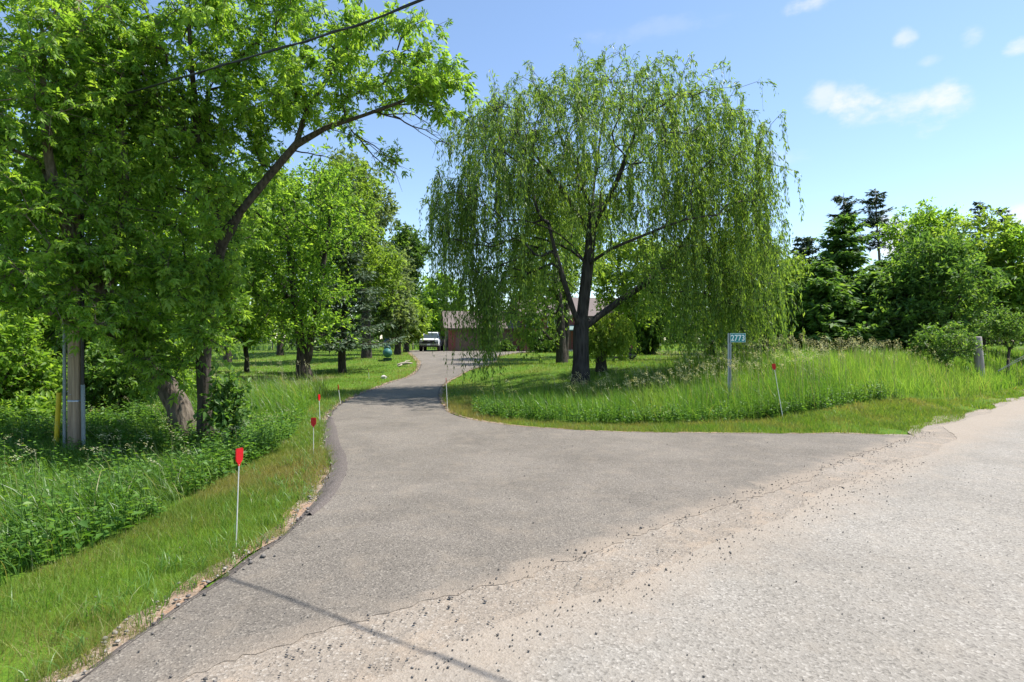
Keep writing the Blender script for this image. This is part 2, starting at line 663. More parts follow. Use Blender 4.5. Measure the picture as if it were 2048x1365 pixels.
def ground_mat():
    M = Mat('lawn_ground')
    big = M.noise(.35, 5, .6)
    mid = M.noise(2.6, 6, .65)
    fine = M.noise(38, 4, .7)
    g = M.ramp(mid, [(.25, (.065, .14, .012)), (.55, (.105, .20, .014)), (.8, (.150, .235, .022))])
    g = M.mix(M.rng(fine, .3, .75, .0, .75), g, (.050, .095, .014))
    d = M.mix(M.rng(big, .52, .72, 0, .65), g, (.19, .165, .045))
    dirt = M.attr('bare')
    d = M.mix(dirt, d, M.ramp(fine, [(.3, (.075, .055, .035)), (.7, (.20, .15, .10))]))
    M.col(d)
    M.set(Roughness=.95)
    M.b.inputs['Specular IOR Level'].default_value = .15
    M.bump(M.mix(.5, fine, mid), .8, .05)
    return M.m


MT['ground'] = ground_mat()

# ------------------------------------------------------------------ ground, road, driveway
# outline of the driveway, traced on the ground
left_px = [(165, 1365), (330, 1240), (480, 1141), (590, 1058), (646, 985), (668, 935), (662, 895), (655, 862), (662, 832), (700, 801), (770, 771), (818, 755), (840, 738), (842, 724)]
right_px = [(985, 727), (925, 746), (890, 766), (876, 789), (884, 815), (922, 836), (1000, 850), (1100, 859), (1300, 867), (1500, 869), (1680, 869), (1790, 874)]
L_edge = [G(*p)[:2] for p in left_px]
R_edge = [G(*p)[:2] for p in right_px]
L0 = L_edge[0]
start = L0 + (L0 - L_edge[1]) * 0.9
L_line = catmull([start] + L_edge, .22)
L_line = np.vstack([L_line, catmull([L_edge[-1], np.array([-9.3, 52.]), np.array([-10.4, 57.]), np.array([-10.6, 63.])], .8)[1:]])
R_line = catmull([np.array([3.5, 60.5]), np.array([1.0, 52.]), np.array([-1.0, 42.0])] + R_edge, .25)
# seam with the road, right to left
seam = []
for s_ in np.arange(12.6, -0.4, -.045):
    q_ = 2.92 + .05 * math.sin(s_ * 1.7) + .07 * math.sin(s_ * .63 + 1) + .03 * (noise2(np.array(s_ * 3.0), np.array(1.3), 2.0) - .5) + .06 * (noise2(np.array(s_), np.array(7.3), 3.0) - .5) + rng.normal(0, .016)
    seam.append(QS * s_ + QN * q_)
seam = np.array(seam)
last = R_line[-1]
seam = seam[[QS @ p < QS @ last + .3 for p in seam]]
seam = seam[[QS @ p > QS @ L_line[0] + .05 for p in seam]]
L_line[:, 0] += rng.normal(0, .008, len(L_line))
R_line[:, 1] += rng.normal(0, .008, len(R_line))
drive_poly = np.vstack([L_line, R_line, seam])


def fill_poly(name, poly, mat, dz, spacing, kind='structure', skirt=.05, region=None):
    poly = np.asarray(poly)
    n = len(poly)
    lo, hi = poly.min(0), poly.max(0)
    gx, gy = np.meshgrid(np.arange(lo[0], hi[0], spacing), np.arange(lo[1], hi[1], spacing))
    pts = np.stack([gx.ravel(), gy.ravel()], 1)
    pts = pts[in_poly(pts[:, 0], pts[:, 1], poly)]
    allp = np.vstack([poly, pts])
    vs, es, fs, *_ = delaunay_2d_cdt([Vector((float(a), float(b))) for a, b in allp], [(i, (i + 1) % n) for i in range(n)], [], 1, 1e-5)
    V2 = np.array([(v.x, v.y) for v in vs])
    c = np.array([V2[list(f)].mean(0) for f in fs])
    keep = in_poly(c[:, 0], c[:, 1], poly)
    T = []
    for f, k in zip(fs, keep):
        if k:
            f = list(f)
            for i in range(1, len(f) - 1):
                a, b, d = V2[f[0]], V2[f[i]], V2[f[i + 1]]
                if (b[0] - a[0]) * (d[1] - a[1]) - (b[1] - a[1]) * (d[0] - a[0]) < 0:
                    T.append((f[0], f[i + 1], f[i]))
                else:
                    T.append((f[0], f[i], f[i + 1]))
    V = np.column_stack([V2, hgt(V2[:, 0], V2[:, 1]) + dz])
    g = Geo()
    g.add(V, T)
    if skirt:
        top = np.column_stack([poly, hgt(poly[:, 0], poly[:, 1]) + dz])
        bot = top - np.array([0, 0, skirt])
        m = len(poly)
        TT = []
        for i in range(m):
            j = (i + 1) % m
            TT += [(i, i + m, j), (j, i + m, j + m)]
        g.add(np.vstack([top, bot]), TT)
    o = g.build(name, mat)
    o['kind'] = kind
    return o


def gsheet():
    xs = np.concatenate([-np.geomspace(900, 34, 14), np.arange(-32, 32.1, .5), np.geomspace(34, 900, 14)])
    ys = np.concatenate([-np.geomspace(500, 12, 8), np.arange(-10, 30, .5), np.arange(30, 70, 1.25), np.geomspace(72, 1500, 16)])
    X, Y = np.meshgrid(xs, ys)
    Z = hgt(X, Y)
    q = QN[0] * X + QN[1] * Y
    # paved strips lie on the ground; the sheet dips a little below them
    inside = in_poly(X.ravel(), Y.ravel(), drive_poly).reshape(X.shape)
    Z = Z - .012 - np.where(inside, .02, 0) - .02 * (q < 2.8)
    V = np.stack([X, Y, Z], -1).reshape(-1, 3)
    ny, nx = X.shape
    i = np.arange(ny - 1)[:, None] * nx + np.arange(nx - 1)[None]
    i = i.ravel()
    T = np.concatenate([np.stack([i, i + 1, i + nx + 1], 1), np.stack([i, i + nx + 1, i + nx], 1)])
    x, y = V[:, 0], V[:, 1]
    bare = .75 * sm(.0, 1., (x < -3.5) * (y > 9.5) * (y < 30) * (x < -7.5)) * (y < 26)
    bare = np.maximum(bare, .6 * ((x > 11) & (y > 21) & (y < 60)))
    o = build('ground', V, T, MT['ground'], attrs={'bare': bare}, smooth=True)
    o['kind'] = 'structure'


gsheet()

drive = fill_poly('driveway', drive_poly, MT['drive'], .0155, .6)
# road: old pavement edge, with ragged outline
edge = []
for s_ in np.arange(-60, 90, .12):
    base = 2.45 if s_ < 12.2 else 2.95
    t = float(sm(11.0, 13.5, s_))
    base = 2.42 + .5 * t
    wob = (.05 * math.sin(s_ * 1.1) + .04 * math.sin(s_ * 2.9 + 2)) + rng.normal(0, .012)
    edge.append(QS * s_ + QN * (base + wob))
edge = np.array(edge)
far_side = np.array([QS * 90 + QN * -4.2, QS * -60 + QN * -4.2])
road = fill_poly('road', np.vstack([edge, far_side]), MT['road'], .0165, 3.0)
sh = []
for s_ in np.arange(-60, 90, .15):
    w = (3.30 if -1.4 < s_ < 11.3 else 3.05) + .07 * math.sin(s_ * 1.3 + 1) + .06 * math.sin(s_ * 3.1) + rng.normal(0, .02)
    if s_ > 11.5:
        w += .22 * max(0, math.sin(s_ * .55 + .4)) + .1
    if s_ < -1.6:
        w += .25
    sh.append(QS * s_ + QN * w)
sh = np.array(sh)
inner = np.array([QS * s_ + QN * 2.2 for s_ in np.arange(90, -60, -2.0)])
shoulder = fill_poly('gravel_shoulder', np.vstack([sh, inner]), MT['shoulder'], .011, 2.0, skirt=0)


def edge_strip(name, line, w0, w1, z0, z1, mat, side, jitter=.0):
    line = np.asarray(line)
    t = nrm(np.gradient(line, axis=0))
    nn = np.stack([-t[:, 1], t[:, 0]], 1) * side
    a = line + nn * (w0 + rng.normal(0, jitter, (len(line), 1)))
    b = line + nn * (w1 + rng.normal(0, jitter, (len(line), 1)))
    n = len(line)
    V = np.vstack([np.column_stack([a, hgt(a[:, 0], a[:, 1]) + z0]), np.column_stack([b, hgt(b[:, 0], b[:, 1]) + z1])])
    T = []
    for i in range(n - 1):
        T += [(i, i + 1, n + i), (i + 1, n + i + 1, n + i)]
    o = build(name, V, T, mat)
    o['kind'] = 'structure'
    return o


nL = (L_line[:, 1] < 30).sum()
rolled = L_line[:nL]
edge_strip('driveway_edge', rolled, -.012, .075, .0185, -.006, MT['edge'], 1, .008)
edge_strip('driveway_edge', R_line[::-1][:(R_line[:, 1] < 40).sum()], -.012, .06, .0185, -.006, MT['edge'], -1, .008)
edge_strip('edge_dirt', rolled, .05, .19, .003, .006, MT['dirt'], 1, .035)
edge_strip('edge_dirt', L_line[nL - 1:], .0, .22, .012, .008, MT['dirt'], 1, .03)
edge_strip('edge_dirt', R_line[::-1], .04, .15, .003, .006, MT['dirt'], -1, .03)


def dark_berm():
    """slumped dark asphalt lump along the inside of the bend"""
    P = catmull([G(662, 838)[:2], G(663, 880)[:2], G(676, 915)[:2], G(678, 945)[:2], G(655, 995)[:2], G(620, 1035)[:2]], .12)
    n = len(P)
    t = nrm(np.gradient(P, axis=0)); nn = np.stack([-t[:, 1], t[:, 0]], 1)
    wid = .03 + .09 * np.sin(np.linspace(0, math.pi, n)) ** .7
    rows = []
    for k, (u, z) in enumerate([(-1, .024), (-.5, .034), (0, .042), (.6, .036), (1.2, -.005)]):
        pp = P + nn * (wid[:, None] * u + rng.normal(0, .008, (n, 1)))
        rows.append(np.column_stack([pp, hgt(pp[:, 0], pp[:, 1]) + z]))
    V = np.concatenate(rows)
    T = []
    for k in range(4):
        for i in range(n - 1):
            a = k * n + i
            T += [(a, a + 1, a + n), (a + 1, a + n + 1, a + n)]
    o = build('asphalt_lip', V, T, MT['edge'], smooth=True)
    o['kind'] = 'structure'


dark_berm()


def gravel():
    octV = np.array([(1, 0, 0), (-1, 0, 0), (0, 1, 0), (0, -1, 0), (0, 0, 1), (0, 0, -1.)])
    octT = np.array([(0, 2, 4), (2, 1, 4), (1, 3, 4), (3, 0, 4), (2, 0, 5), (1, 2, 5), (3, 1, 5), (0, 3, 5)])
    P, S, Tn = [], [], []
    n1 = 900                                  # along the seam
    s_ = rng.uniform(-.5, 12, n1); q_ = 2.9 + rng.normal(0, .07, n1)
    P.append(QS[None] * s_[:, None] + QN[None] * q_[:, None]); S.append(rng.gamma(3, .0013, n1) + .0018); Tn.append(rng.uniform(0, .5, n1))
    n2 = 1300                                  # washed-out line along the old pavement
    s_ = rng.uniform(-.5, 9, n2); q_ = 2.40 + rng.normal(0, .16, n2)
    P.append(QS[None] * s_[:, None] + QN[None] * q_[:, None]); S.append(rng.gamma(3, .0011, n2) + .0018); Tn.append(rng.uniform(0, .8, n2))
    n3 = 1500                                  # thin scatter on the drive
    xy = np.column_stack([rng.uniform(-3, 6, n3), rng.uniform(2.2, 9, n3)])
    P.append(xy); S.append(rng.gamma(2.2, .0011, n3) + .0018); Tn.append(rng.uniform(0, .7, n3))
    n4 = 1200                                  # crumbs along the grass edge
    k = rng.integers(0, nL, n4)
    P.append(L_line[k] + rng.normal(0, .07, (n4, 2)) + np.array([-.08, 0])); S.append(rng.gamma(3, .0028, n4) + .003); Tn.append(rng.uniform(.1, 1, n4))
    P = np.vstack(P); S = np.concatenate(S); Tn = np.concatenate(Tn)
    n = len(P)
    j = octV[None] * (1 + rng.normal(0, .22, (n, 6, 1))) * np.array([1, 1, .65]) * S[:, None, None]
    a = rng.uniform(0, 6.28, n)
    ca, sa = np.cos(a)[:, None], np.sin(a)[:, None]
    X = j[..., 0] * ca - j[..., 1] * sa; Y = j[..., 0] * sa + j[..., 1] * ca
    base = hgt(P[:, 0], P[:, 1]) + .02
    V = np.stack([X + P[:, :1], Y + P[:, 1:], j[..., 2] + base[:, None] + S[:, None] * .3], -1)
    T = (np.arange(n)[:, None, None] * 6 + octT[None]).reshape(-1, 3)
    M = Mat('loose_stone')
    M.col(M.ramp(M.attr('tint'), [(0, (.055, .05, .047)), (.35, (.14, .125, .112)), (1, (.36, .32, .27))]))
    M.set(Roughness=.85)
    o = build('gravel', V, T, M.m, attrs={'tint': np.repeat(Tn, 6)})
    tag(o, 'loose dark stones scattered along the seam of road and driveway', 'gravel', kind='stuff')


gravel()

# ------------------------------------------------------------------ grass
tall_left = np.array([(-3.15, 2.4), (-3.3, 3.66), (-3.24, 5.1), (-3.45, 7.0), (-3.5, 8.6), (-3.95, 10.2), (-4.5, 12.2), (-4.95, 14.0), (-5.3, 16.5), (-6.2, 18.2), (-8.0, 18), (-7.6, 13.5), (-9, 11.4), (-12, 10.4), (-12, 5), (-8, 2.6), (-5.2, 1.6)])
front_px = [(938, 778), (946, 806), (958, 826), (1000, 838), (1100, 845), (1200, 848), (1300, 848), (1420, 846), (1500, 842), (1570, 833), (1640, 820), (1720, 806), (1800, 800)]
tall_right = [G(*p)[:2] for p in front_px] + [QS * s_ + QN * q_ for s_, q_ in ((16.2, 4.3), (18, 3.9), (21, 3.75), (30, 3.7), (40, 3.7))] + \
    [np.array(p) for p in ((26., 36.), (19., 24.), (11., 21.), (7.5, 18.6), (3.4, 17.6), (0.2, 17.2), (-1.15, 16.4))]
tall_right = np.array(tall_right)


def ribbons(geo, P, H, az, bend, Wd, tint, dry, segs=3, twist=None):
    """arching tapered blades"""
    n = len(P)
    H = H[:, None]
    lean = np.stack([np.cos(az), np.sin(az), np.zeros(n)], 1)
    ta = az + 1.57 + (rng.normal(0, .7, n) if twist is None else twist)
    side = np.stack([np.cos(ta), np.sin(ta), np.zeros(n)], 1)
    rows = []
    for k in range(segs + 1):
        t = k / segs
        b = bend[:, None]
        up = t - .5 * np.clip(b, 0, 1.2) * t * t
        c = P + np.array([0, 0, 1.]) * H * up + lean * H * b * (t ** 1.8)
        w = Wd[:, None] * (1 - .35 * t) * (.5 if k < segs else 0)
        if k < segs:
            rows += [c - side * w, c + side * w]
        else:
            rows += [c]
    V = np.stack(rows, 1)
    m = V.shape[1]
    b0 = np.arange(n)[:, None] * m
    T = []
    for k in range(segs - 1):
        T += [b0 + np.array([[2 * k, 2 * k + 1, 2 * k + 3]]), b0 + np.array([[2 * k, 2 * k + 3, 2 * k + 2]])]
    k = segs - 1
    T.append(b0 + np.array([[2 * k, 2 * k + 1, m - 1]]))
    geo.add(V, np.concatenate(T), tint=np.repeat(tint, m), dry=np.repeat(dry, m))


def sample_poly(poly, n, fn=None):
    lo, hi = poly.min(0), poly.max(0)
    out = []
    tot = 0
    while tot < n:
        p = rng.uniform(lo, hi, (n * 2, 2))
        k = in_poly(p[:, 0], p[:, 1], poly)
        if fn is not None:
            k &= rng.uniform(0, 1, len(p)) < fn(p)
        p = p[k]
        out.append(p); tot += len(p)
    return np.vstack(out)[:n]


def on_ground(p, dz=0.0):
    return np.column_stack([p, hgt(p[:, 0], p[:, 1]) + dz])


def in_view(p, lim=1.02):
    return np.abs(p[:, 0]) < np.maximum(p[:, 1], .5) * lim + .6


def seed_heads(geo, P, az, size, n_sp, tint_mu=.55):
    """nodding panicles: many small spikelets round the top of a stalk"""
    n = len(P)
    k = n_sp
    t = rng.uniform(0, 1, (n, k))
    lean = np.stack([np.cos(az), np.sin(az), np.zeros(n)], 1)
    ax = P[:, None] + lean[:, None] * (size[:, None] * t ** 1.4 * .75)[..., None] + np.array([0, 0, 1.]) * (size[:, None] * (t - .55 * t * t))[..., None]
    off = rng.normal(0, 1, (n, k, 3)) * (size[:, None, None] * .13)
    D = nrm(lean[:, None] * .9 + rng.normal(0, .5, (n, k, 3)) + np.array([0, 0, .15]))
    leaves(geo, (ax + off).reshape(-1, 3), D.reshape(-1, 3), rand_unit(n * k), np.repeat(size * .2, k) * rng.uniform(.6, 1.2, n * k),
           np.repeat(size * .06, k), np.clip(rng.normal(tint_mu + .12, .22, n * k), 0, 1))


def weeds(geo, base, hts, nl, L):
    """leafy stems: opposite leaves up a short stem"""
    n = len(base)
    az0 = rng.uniform(0, 6.28, n)
    lean = np.column_stack([rng.normal(0, .18, (n, 2)), np.ones(n)])
    lean = nrm(lean)
    sticks(geo, base, base + lean * hts[:, None], .004, .002, .25)
    for k in range(nl):
        t = .18 + .82 * (k / max(1, nl - 1))
        a = az0 + k * 2.2 + rng.normal(0, .3, n)
        d = np.stack([np.cos(a), np.sin(a), rng.normal(.12, .3, n)], 1)
        p = base + lean * (hts * t)[:, None]
        ll = L * rng.uniform(.7, 1.25, n) * (1.15 - .5 * t)
        nn = np.column_stack([rng.normal(0, .35, (n, 2)), np.ones(n)])
        leaves(geo, p, d, nn, ll, ll * .55, np.clip(rng.normal(.5, .2, n) + .15 * t, 0, 1), fold=.1)


def tall_grass(name, label, poly, n, hfun, wid, az_mu, segs, dens=None, seeds=300, seed_size=.2, lo_tint=.0, bendmu=.45, seed_fn=None):
    p = sample_poly(poly, n, dens)
    p = p[in_view(p)]
    P = on_ground(p, -.02)
    cl = noise2(p[:, 0], p[:, 1], 3.0)
    H = hfun(p) * rng.uniform(.55, 1.12, len(p)) * (.72 + .5 * cl)
    az = az_mu + rng.normal(0, .95, len(p))
    bend = np.clip(rng.normal(bendmu, .25, len(p)), .05, 1.3)
    dist = np.hypot(p[:, 0], p[:, 1])
    wd = np.maximum(wid, dist * .00062) * rng.uniform(.6, 1.35, len(p))
    tint = np.clip(rng.normal(.42 + lo_tint, .2, len(p)) + .35 * (noise2(p[:, 0], p[:, 1], 1.1) - .5), 0, 1)
    if poly is tall_right:      # bluer reed-like grass by the willow, yellower brome on the bank
        tint = np.clip(tint - .16 + .30 * sm(12.0, 15.5, p @ QS + 1.2 * noise2(p[:, 0], p[:, 1], .9)), 0, 1)
    dry = np.where(rng.uniform(0, 1, len(p)) < .05, rng.uniform(.4, .9, len(p)), 0) + .1 * (noise2(p[:, 0], p[:, 1], .9) > .7)
    g = Geo()
    ribbons(g, P, H, az, bend, wd, tint, dry, segs)
    o = g.build(name, MT['tall'])
    tag(o, label, 'grass', kind='stuff')
    if seeds:
        sp = sample_poly(poly, seeds, seed_fn)
        sp = sp[in_view(sp)]
        S = on_ground(sp)
        hh = hfun(sp) * rng.uniform(.95, 1.3, len(sp))
        top = S + np.column_stack([rng.normal(-.06, .08, (len(sp), 2)), hh])
        g2 = Geo()
        d2 = np.hypot(sp[:, 0], sp[:, 1])
        sticks(g2, S, top, np.maximum(.0016, d2 * .00022), np.maximum(.001, d2 * .00018), .35)
        seed_heads(g2, top, az_mu + rng.normal(0, .6, len(sp)), seed_size * rng.uniform(.7, 1.3, len(sp)), 16)
        g2.build('seed_heads', MT['seed'], o)
    return o


def hL(p):
    h = .66 - .36 * sm(5.5, 8.0, p[:, 1]) + .5 * sm(11.2, 12.6, p[:, 1])
    front = np.clip((-p[:, 0] - 3.1) / .6, .62, 1.0)
    return h * np.where(p[:, 1] < 11, front, 1.0)


def hR(p):
    s = p @ QS
    h = .60 + .36 * sm(9.3, 12.0, s) - .28 * sm(13.5, 18.5, s)
    back = sm(12.4, 14.8, p[:, 1]) * (1 - sm(13.2, 16.5, s))
    return h * (1 - .66 * back)


tgl = tall_grass('tall_grass', 'tall bright green roadside grass bent by wind around the utility pole', tall_left, 42000, hL, .0075, -2.3, 4,
                 dens=lambda p: np.clip(5.5 / np.maximum(p[:, 1], 2.5), .18, 1), seeds=220, seed_size=.13, bendmu=.62,
                 seed_fn=lambda p: (p[:, 1] > 5.2) * .9 + .1)
tgr = tall_grass('tall_grass', 'tall green grass bank running from the willow to the guide post', tall_right, 44000, hR, .009, -2.6, 3,
                 dens=lambda p: np.clip(1.25 - .055 * (p @ QN - 5), .12, 1) * (p[:, 1] < 30), seeds=600, seed_size=.17, lo_tint=.06, bendmu=.38,
                 seed_fn=lambda p: np.where((p @ QS > 11.0) & (p @ QS < 20) & (p @ QN > 5.0), 1.0, .10) * (p[:, 1] < 26))


def left_weeds():
    g = Geo()
    # leafy stems along the foot of the left bank
    t = rng.uniform(0, 1, 650)
    line = catmull([np.array(p) for p in ((-3.05, 2.5), (-3.25, 3.66), (-3.2, 5.1), (-3.4, 7.0), (-3.45, 8.6), (-3.8, 10.0))], .1)
    k = (t * (len(line) - 1)).astype(int)
    p = line[k] + np.column_stack([-np.abs(rng.normal(0, .45, 650)), rng.normal(0, .12, 650)])
    nz = noise2(p[:, 0], p[:, 1], 2.2)
    p, nz = p[nz > .38], nz[nz > .38]
    k2 = rng.uniform(0, 1, len(p)) < .55
    weeds(g, on_ground(p[k2]), rng.uniform(.10, .30, k2.sum()) * (.6 + nz[k2]), 11, .058)
    weeds(g, on_ground(p[~k2]), rng.uniform(.12, .42, (~k2).sum()) * (.6 + nz[~k2]), 8, .095)
    # broad leaves mixed through the bank
    p = sample_poly(tall_left, 1100, lambda q: (q[:, 1] < 10.5) * np.clip(4.5 / np.maximum(q[:, 1], 2.5), .3, 1) * (noise2(q[:, 0], q[:, 1], 1.6) > .42))
    p = p[in_view(p)]
    weeds(g, on_ground(p), rng.uniform(.25, .62, len(p)) * np.where(p[:, 1] > 7.5, .6, 1.0), 9, .085)
    # a paler patch at the bend
    p = np.column_stack([rng.normal(-3.8, .42, 420), rng.normal(8.6, .85, 420)])
    p = p[p[:, 0] < -3.5 - .12 * np.clip(p[:, 1] - 8, 0, 9)]
    weeds(g, on_ground(p), rng.uniform(.12, .34, len(p)), 11, .06)
    # tangled growth round the trunks and pole
    p = np.column_stack([rng.uniform(-9.5, -4.3, 900), rng.uniform(9.0, 12.0, 900)])
    weeds(g, on_ground(p), rng.uniform(.15, .45, 900), 12, .09)
    o = g.build('weeds', MT['weed'])
    tag(o, 'leafy broadleaved weeds along the foot of the tall grass by the driveway', 'weeds', kind='stuff')


def right_weeds():
    g = Geo()
    line = catmull([G(*p)[:2] for p in front_px[2:]], .1)
    k = rng.integers(0, len(line), 800)
    p = line[k] + np.column_stack([rng.normal(0, .1, 800), np.abs(rng.normal(.1, .3, 800))])
    weeds(g, on_ground(p), rng.uniform(.12, .40, 800), 9, .075)
    o = g.build('weeds', MT['weed'])
    tag(o, 'dark leafy weeds along the foot of the grass bank under the number sign', 'weeds', kind='stuff')


left_weeds()
right_weeds()


def line_dist(p, line):
    out = np.full(len(p), 1e9)
    for i in range(0, len(p), 20000):
        d = np.hypot(p[i:i + 20000, None, 0] - line[None, :, 0], p[i:i + 20000, None, 1] - line[None, :, 1])
        out[i:i + 20000] = d.min(1)
    return out


def lawn():
    g = Geo()
    parts = []
    parts.append(np.column_stack([rng.uniform(-5.2, -.8, 330000), rng.uniform(1.6, 10.5, 330000)]))
    parts.append(np.column_stack([rng.uniform(-1.6, 12.5, 170000), rng.uniform(9.4, 16, 170000)]))
    u = rng.uniform(0, 1, 240000)
    Y = (10 ** -.6 + u * (62 ** -.6 - 10 ** -.6)) ** (-1 / .6)
    parts.append(np.column_stack([rng.uniform(-.95, .55, len(Y)) * Y, Y]))
    s_ = rng.uniform(12, 34, 60000); q_ = rng.uniform(2.9, 4.6, 60000)
    parts.append(QS[None] * s_[:, None] + QN[None] * q_[:, None])
    p = np.vstack(parts)
    q = p @ QN
    k = in_view(p) & (q > 3.05 + .1 * np.sin(p @ QS * 2.1))
    k &= ~in_poly(p[:, 0], p[:, 1], drive_poly)
    p = p[k]
    dl = np.minimum(line_dist(p, L_line), line_dist(p, R_line))
    tl = in_poly(p[:, 0], p[:, 1], tall_left) | in_poly(p[:, 0], p[:, 1], tall_right)
    # ragged edges and worn patches
    worn = noise2(p[:, 0], p[:, 1], 2.3)
    near_road = np.clip(1.5 - (p @ QN - 3.0) / .9, 0, 1)
    keep = (dl > .07 + .09 * noise2(p[:, 0] * 3, p[:, 1] * 3, 2.0)) & ~tl
    keep &= rng.uniform(0, 1, len(p)) > near_road * np.clip((worn - .42) * 3.4, 0, .95)
    shade = (p[:, 0] < -7.8) & (p[:, 1] < 24)
    keep &= ~(shade & (rng.uniform(0, 1, len(p)) < .96))
    p, dl, worn = p[keep], dl[keep], worn[keep]
    n = len(p)
    dist = np.hypot(p[:, 0], p[:, 1])
    dtall = np.minimum(line_dist(p, catmull([np.array(v) for v in tall_left[:10]], .2)), line_dist(p, catmull([np.array(v) for v in tall_right[:14]], .2)))
    H = rng.gamma(5, .010, n) * (1 + .7 * (noise2(p[:, 0], p[:, 1], 4.0) - .3)) * np.clip(.8 + dist * .012, .8, 1.5)
    H *= np.where((dl < .30) & (rng.uniform(0, 1, n) < .35), 1.9, 1.0)
    wd = np.maximum(.0034, dist * .00075) * rng.uniform(.6, 1.4, n)
    az = rng.uniform(0, 6.28, n)
    ln = np.abs(rng.normal(.45, .35, n))
    tip = np.column_stack([np.cos(az) * ln * H, np.sin(az) * ln * H, H])
    ta = rng.uniform(0, 6.28, n)
    side = np.column_stack([np.cos(ta), np.sin(ta), np.zeros(n)]) * (wd * .5)[:, None]
    P = on_ground(p, -.008)
    V = np.stack([P - side, P + side, P + tip], 1)
    T = np.arange(n * 3).reshape(n, 3)
    band = np.exp(-(dtall / .34) ** 2) * np.where(p[:, 0] < 0, .7, .4) + np.exp(-((dl - .1) / .3) ** 2) * np.where(p[:, 1] > 11, .95, .45)
    far_band = np.exp(-((dl - .5) / .9) ** 2) * (p[:, 1] > 24) * .8
    dryp = np.clip((worn - .47) * 1.7, 0, .6)
    dry = .95 * np.clip((band + far_band) * rng.uniform(.2, 1.1, n) * (.35 + worn) + dryp * rng.uniform(.2, 1, n) + near_patch(p, n), 0, .92)
    straw = rng.uniform(0, 1, n) < .10 + .22 * np.clip(worn - .3, 0, 1)
    dry = np.where(straw, np.maximum(dry, rng.uniform(.45, .95, n)), dry)
    tint = np.clip(rng.normal(.52, .21, n) + .5 * (noise2(p[:, 0], p[:, 1], .8) - .5), 0, 1)
    g.add(V, T, tint=np.repeat(tint, 3), dry=np.repeat(dry, 3))
    o = g.build('lawn_grass', MT['lawn'])
    tag(o, 'short mown grass of the verges and the lawn beside the driveway', 'grass', kind='stuff')
    # coarser tufts and clover leaves in the near verge
    g2 = Geo()
    t = rng.uniform(0, 1, 420)
    idx = (t * (nL * .55)).astype(int)
    c = L_line[idx] + np.column_stack([-np.abs(rng.normal(.28, .35, 420)) - .06, rng.normal(0, .1, 420)])
    c = c[(c @ QN > 3.15)]
    for k in range(14):
        pp = c + rng.normal(0, .03, c.shape)
        ribbons(g2, on_ground(pp), rng.uniform(.07, .19, len(c)), rng.uniform(0, 6.28, len(c)), rng.uniform(.3, 1.0, len(c)),
                np.full(len(c), .006), np.clip(rng.normal(.6, .15, len(c)), 0, 1), np.where(rng.uniform(0, 1, len(c)) < .1, .6, 0.), 3)
    o2 = g2.build('grass_tufts', MT['tall'])
    tag(o2, 'coarse grass tufts along the edge of the near driveway', 'grass', kind='stuff')


def near_patch(p, n):
    """scorched turf by the second and third marker and by the willow bend"""
    out = np.zeros(n)
    for (px, py, r, a) in ((560, 965, .55, .6), (610, 935, .5, .6), (630, 905, .4, .4), (930, 815, 1.1, .6), (1000, 838, .9, .5), (1720, 838, 1.2, .22), (1830, 815, 1.2, .25), (120, 1265, .35, .5), (240, 1290, .35, .5)):
        c = G(px, py)
        out += a * np.exp(-(((p[:, 0] - c[0]) / r) ** 2 + ((p[:, 1] - c[1]) / (r * 1.2)) ** 2)) * rng.uniform(.3, 1.2, n)
    return out


lawn()
# ------------------------------------------------------------------ trees
def E(px, py, rx, ry, Y, rd=None, w=1.0):
    """crown lobe: centre and half sizes given where it is seen, at distance Y"""
    c = W(px, py, Y)
    a, b = rx / F * Y, ry / F * Y
    return (c, np.array([a, rd if rd else a, b]), w)


def sample_lobes(lobes, n, g, p_out=2.0, zmin=None):
    vol = np.array([np.prod(l[1]) ** .8 * l[2] for l in lobes])
    k = g.choice(len(lobes), n * 2, p=vol / vol.sum())
    d = nrm(g.normal(size=(n * 2, 3)))
    r = g.uniform(0, 1, n * 2) ** (1 / (3.0 * p_out)) * g.uniform(.75, 1.04, n * 2)
    C_ = np.array([l[0] for l in lobes])[k]; S = np.array([l[1] for l in lobes])[k]
    P = C_ + d * S * r[:, None]
    zg = hgt(P[:, 0], P[:, 1]) + (.25 if zmin is None else zmin)
    return P[P[:, 2] > zg][:n]


CLR = np.array([-.33, .88, .33]) / np.linalg.norm([-.33, .88, .33])


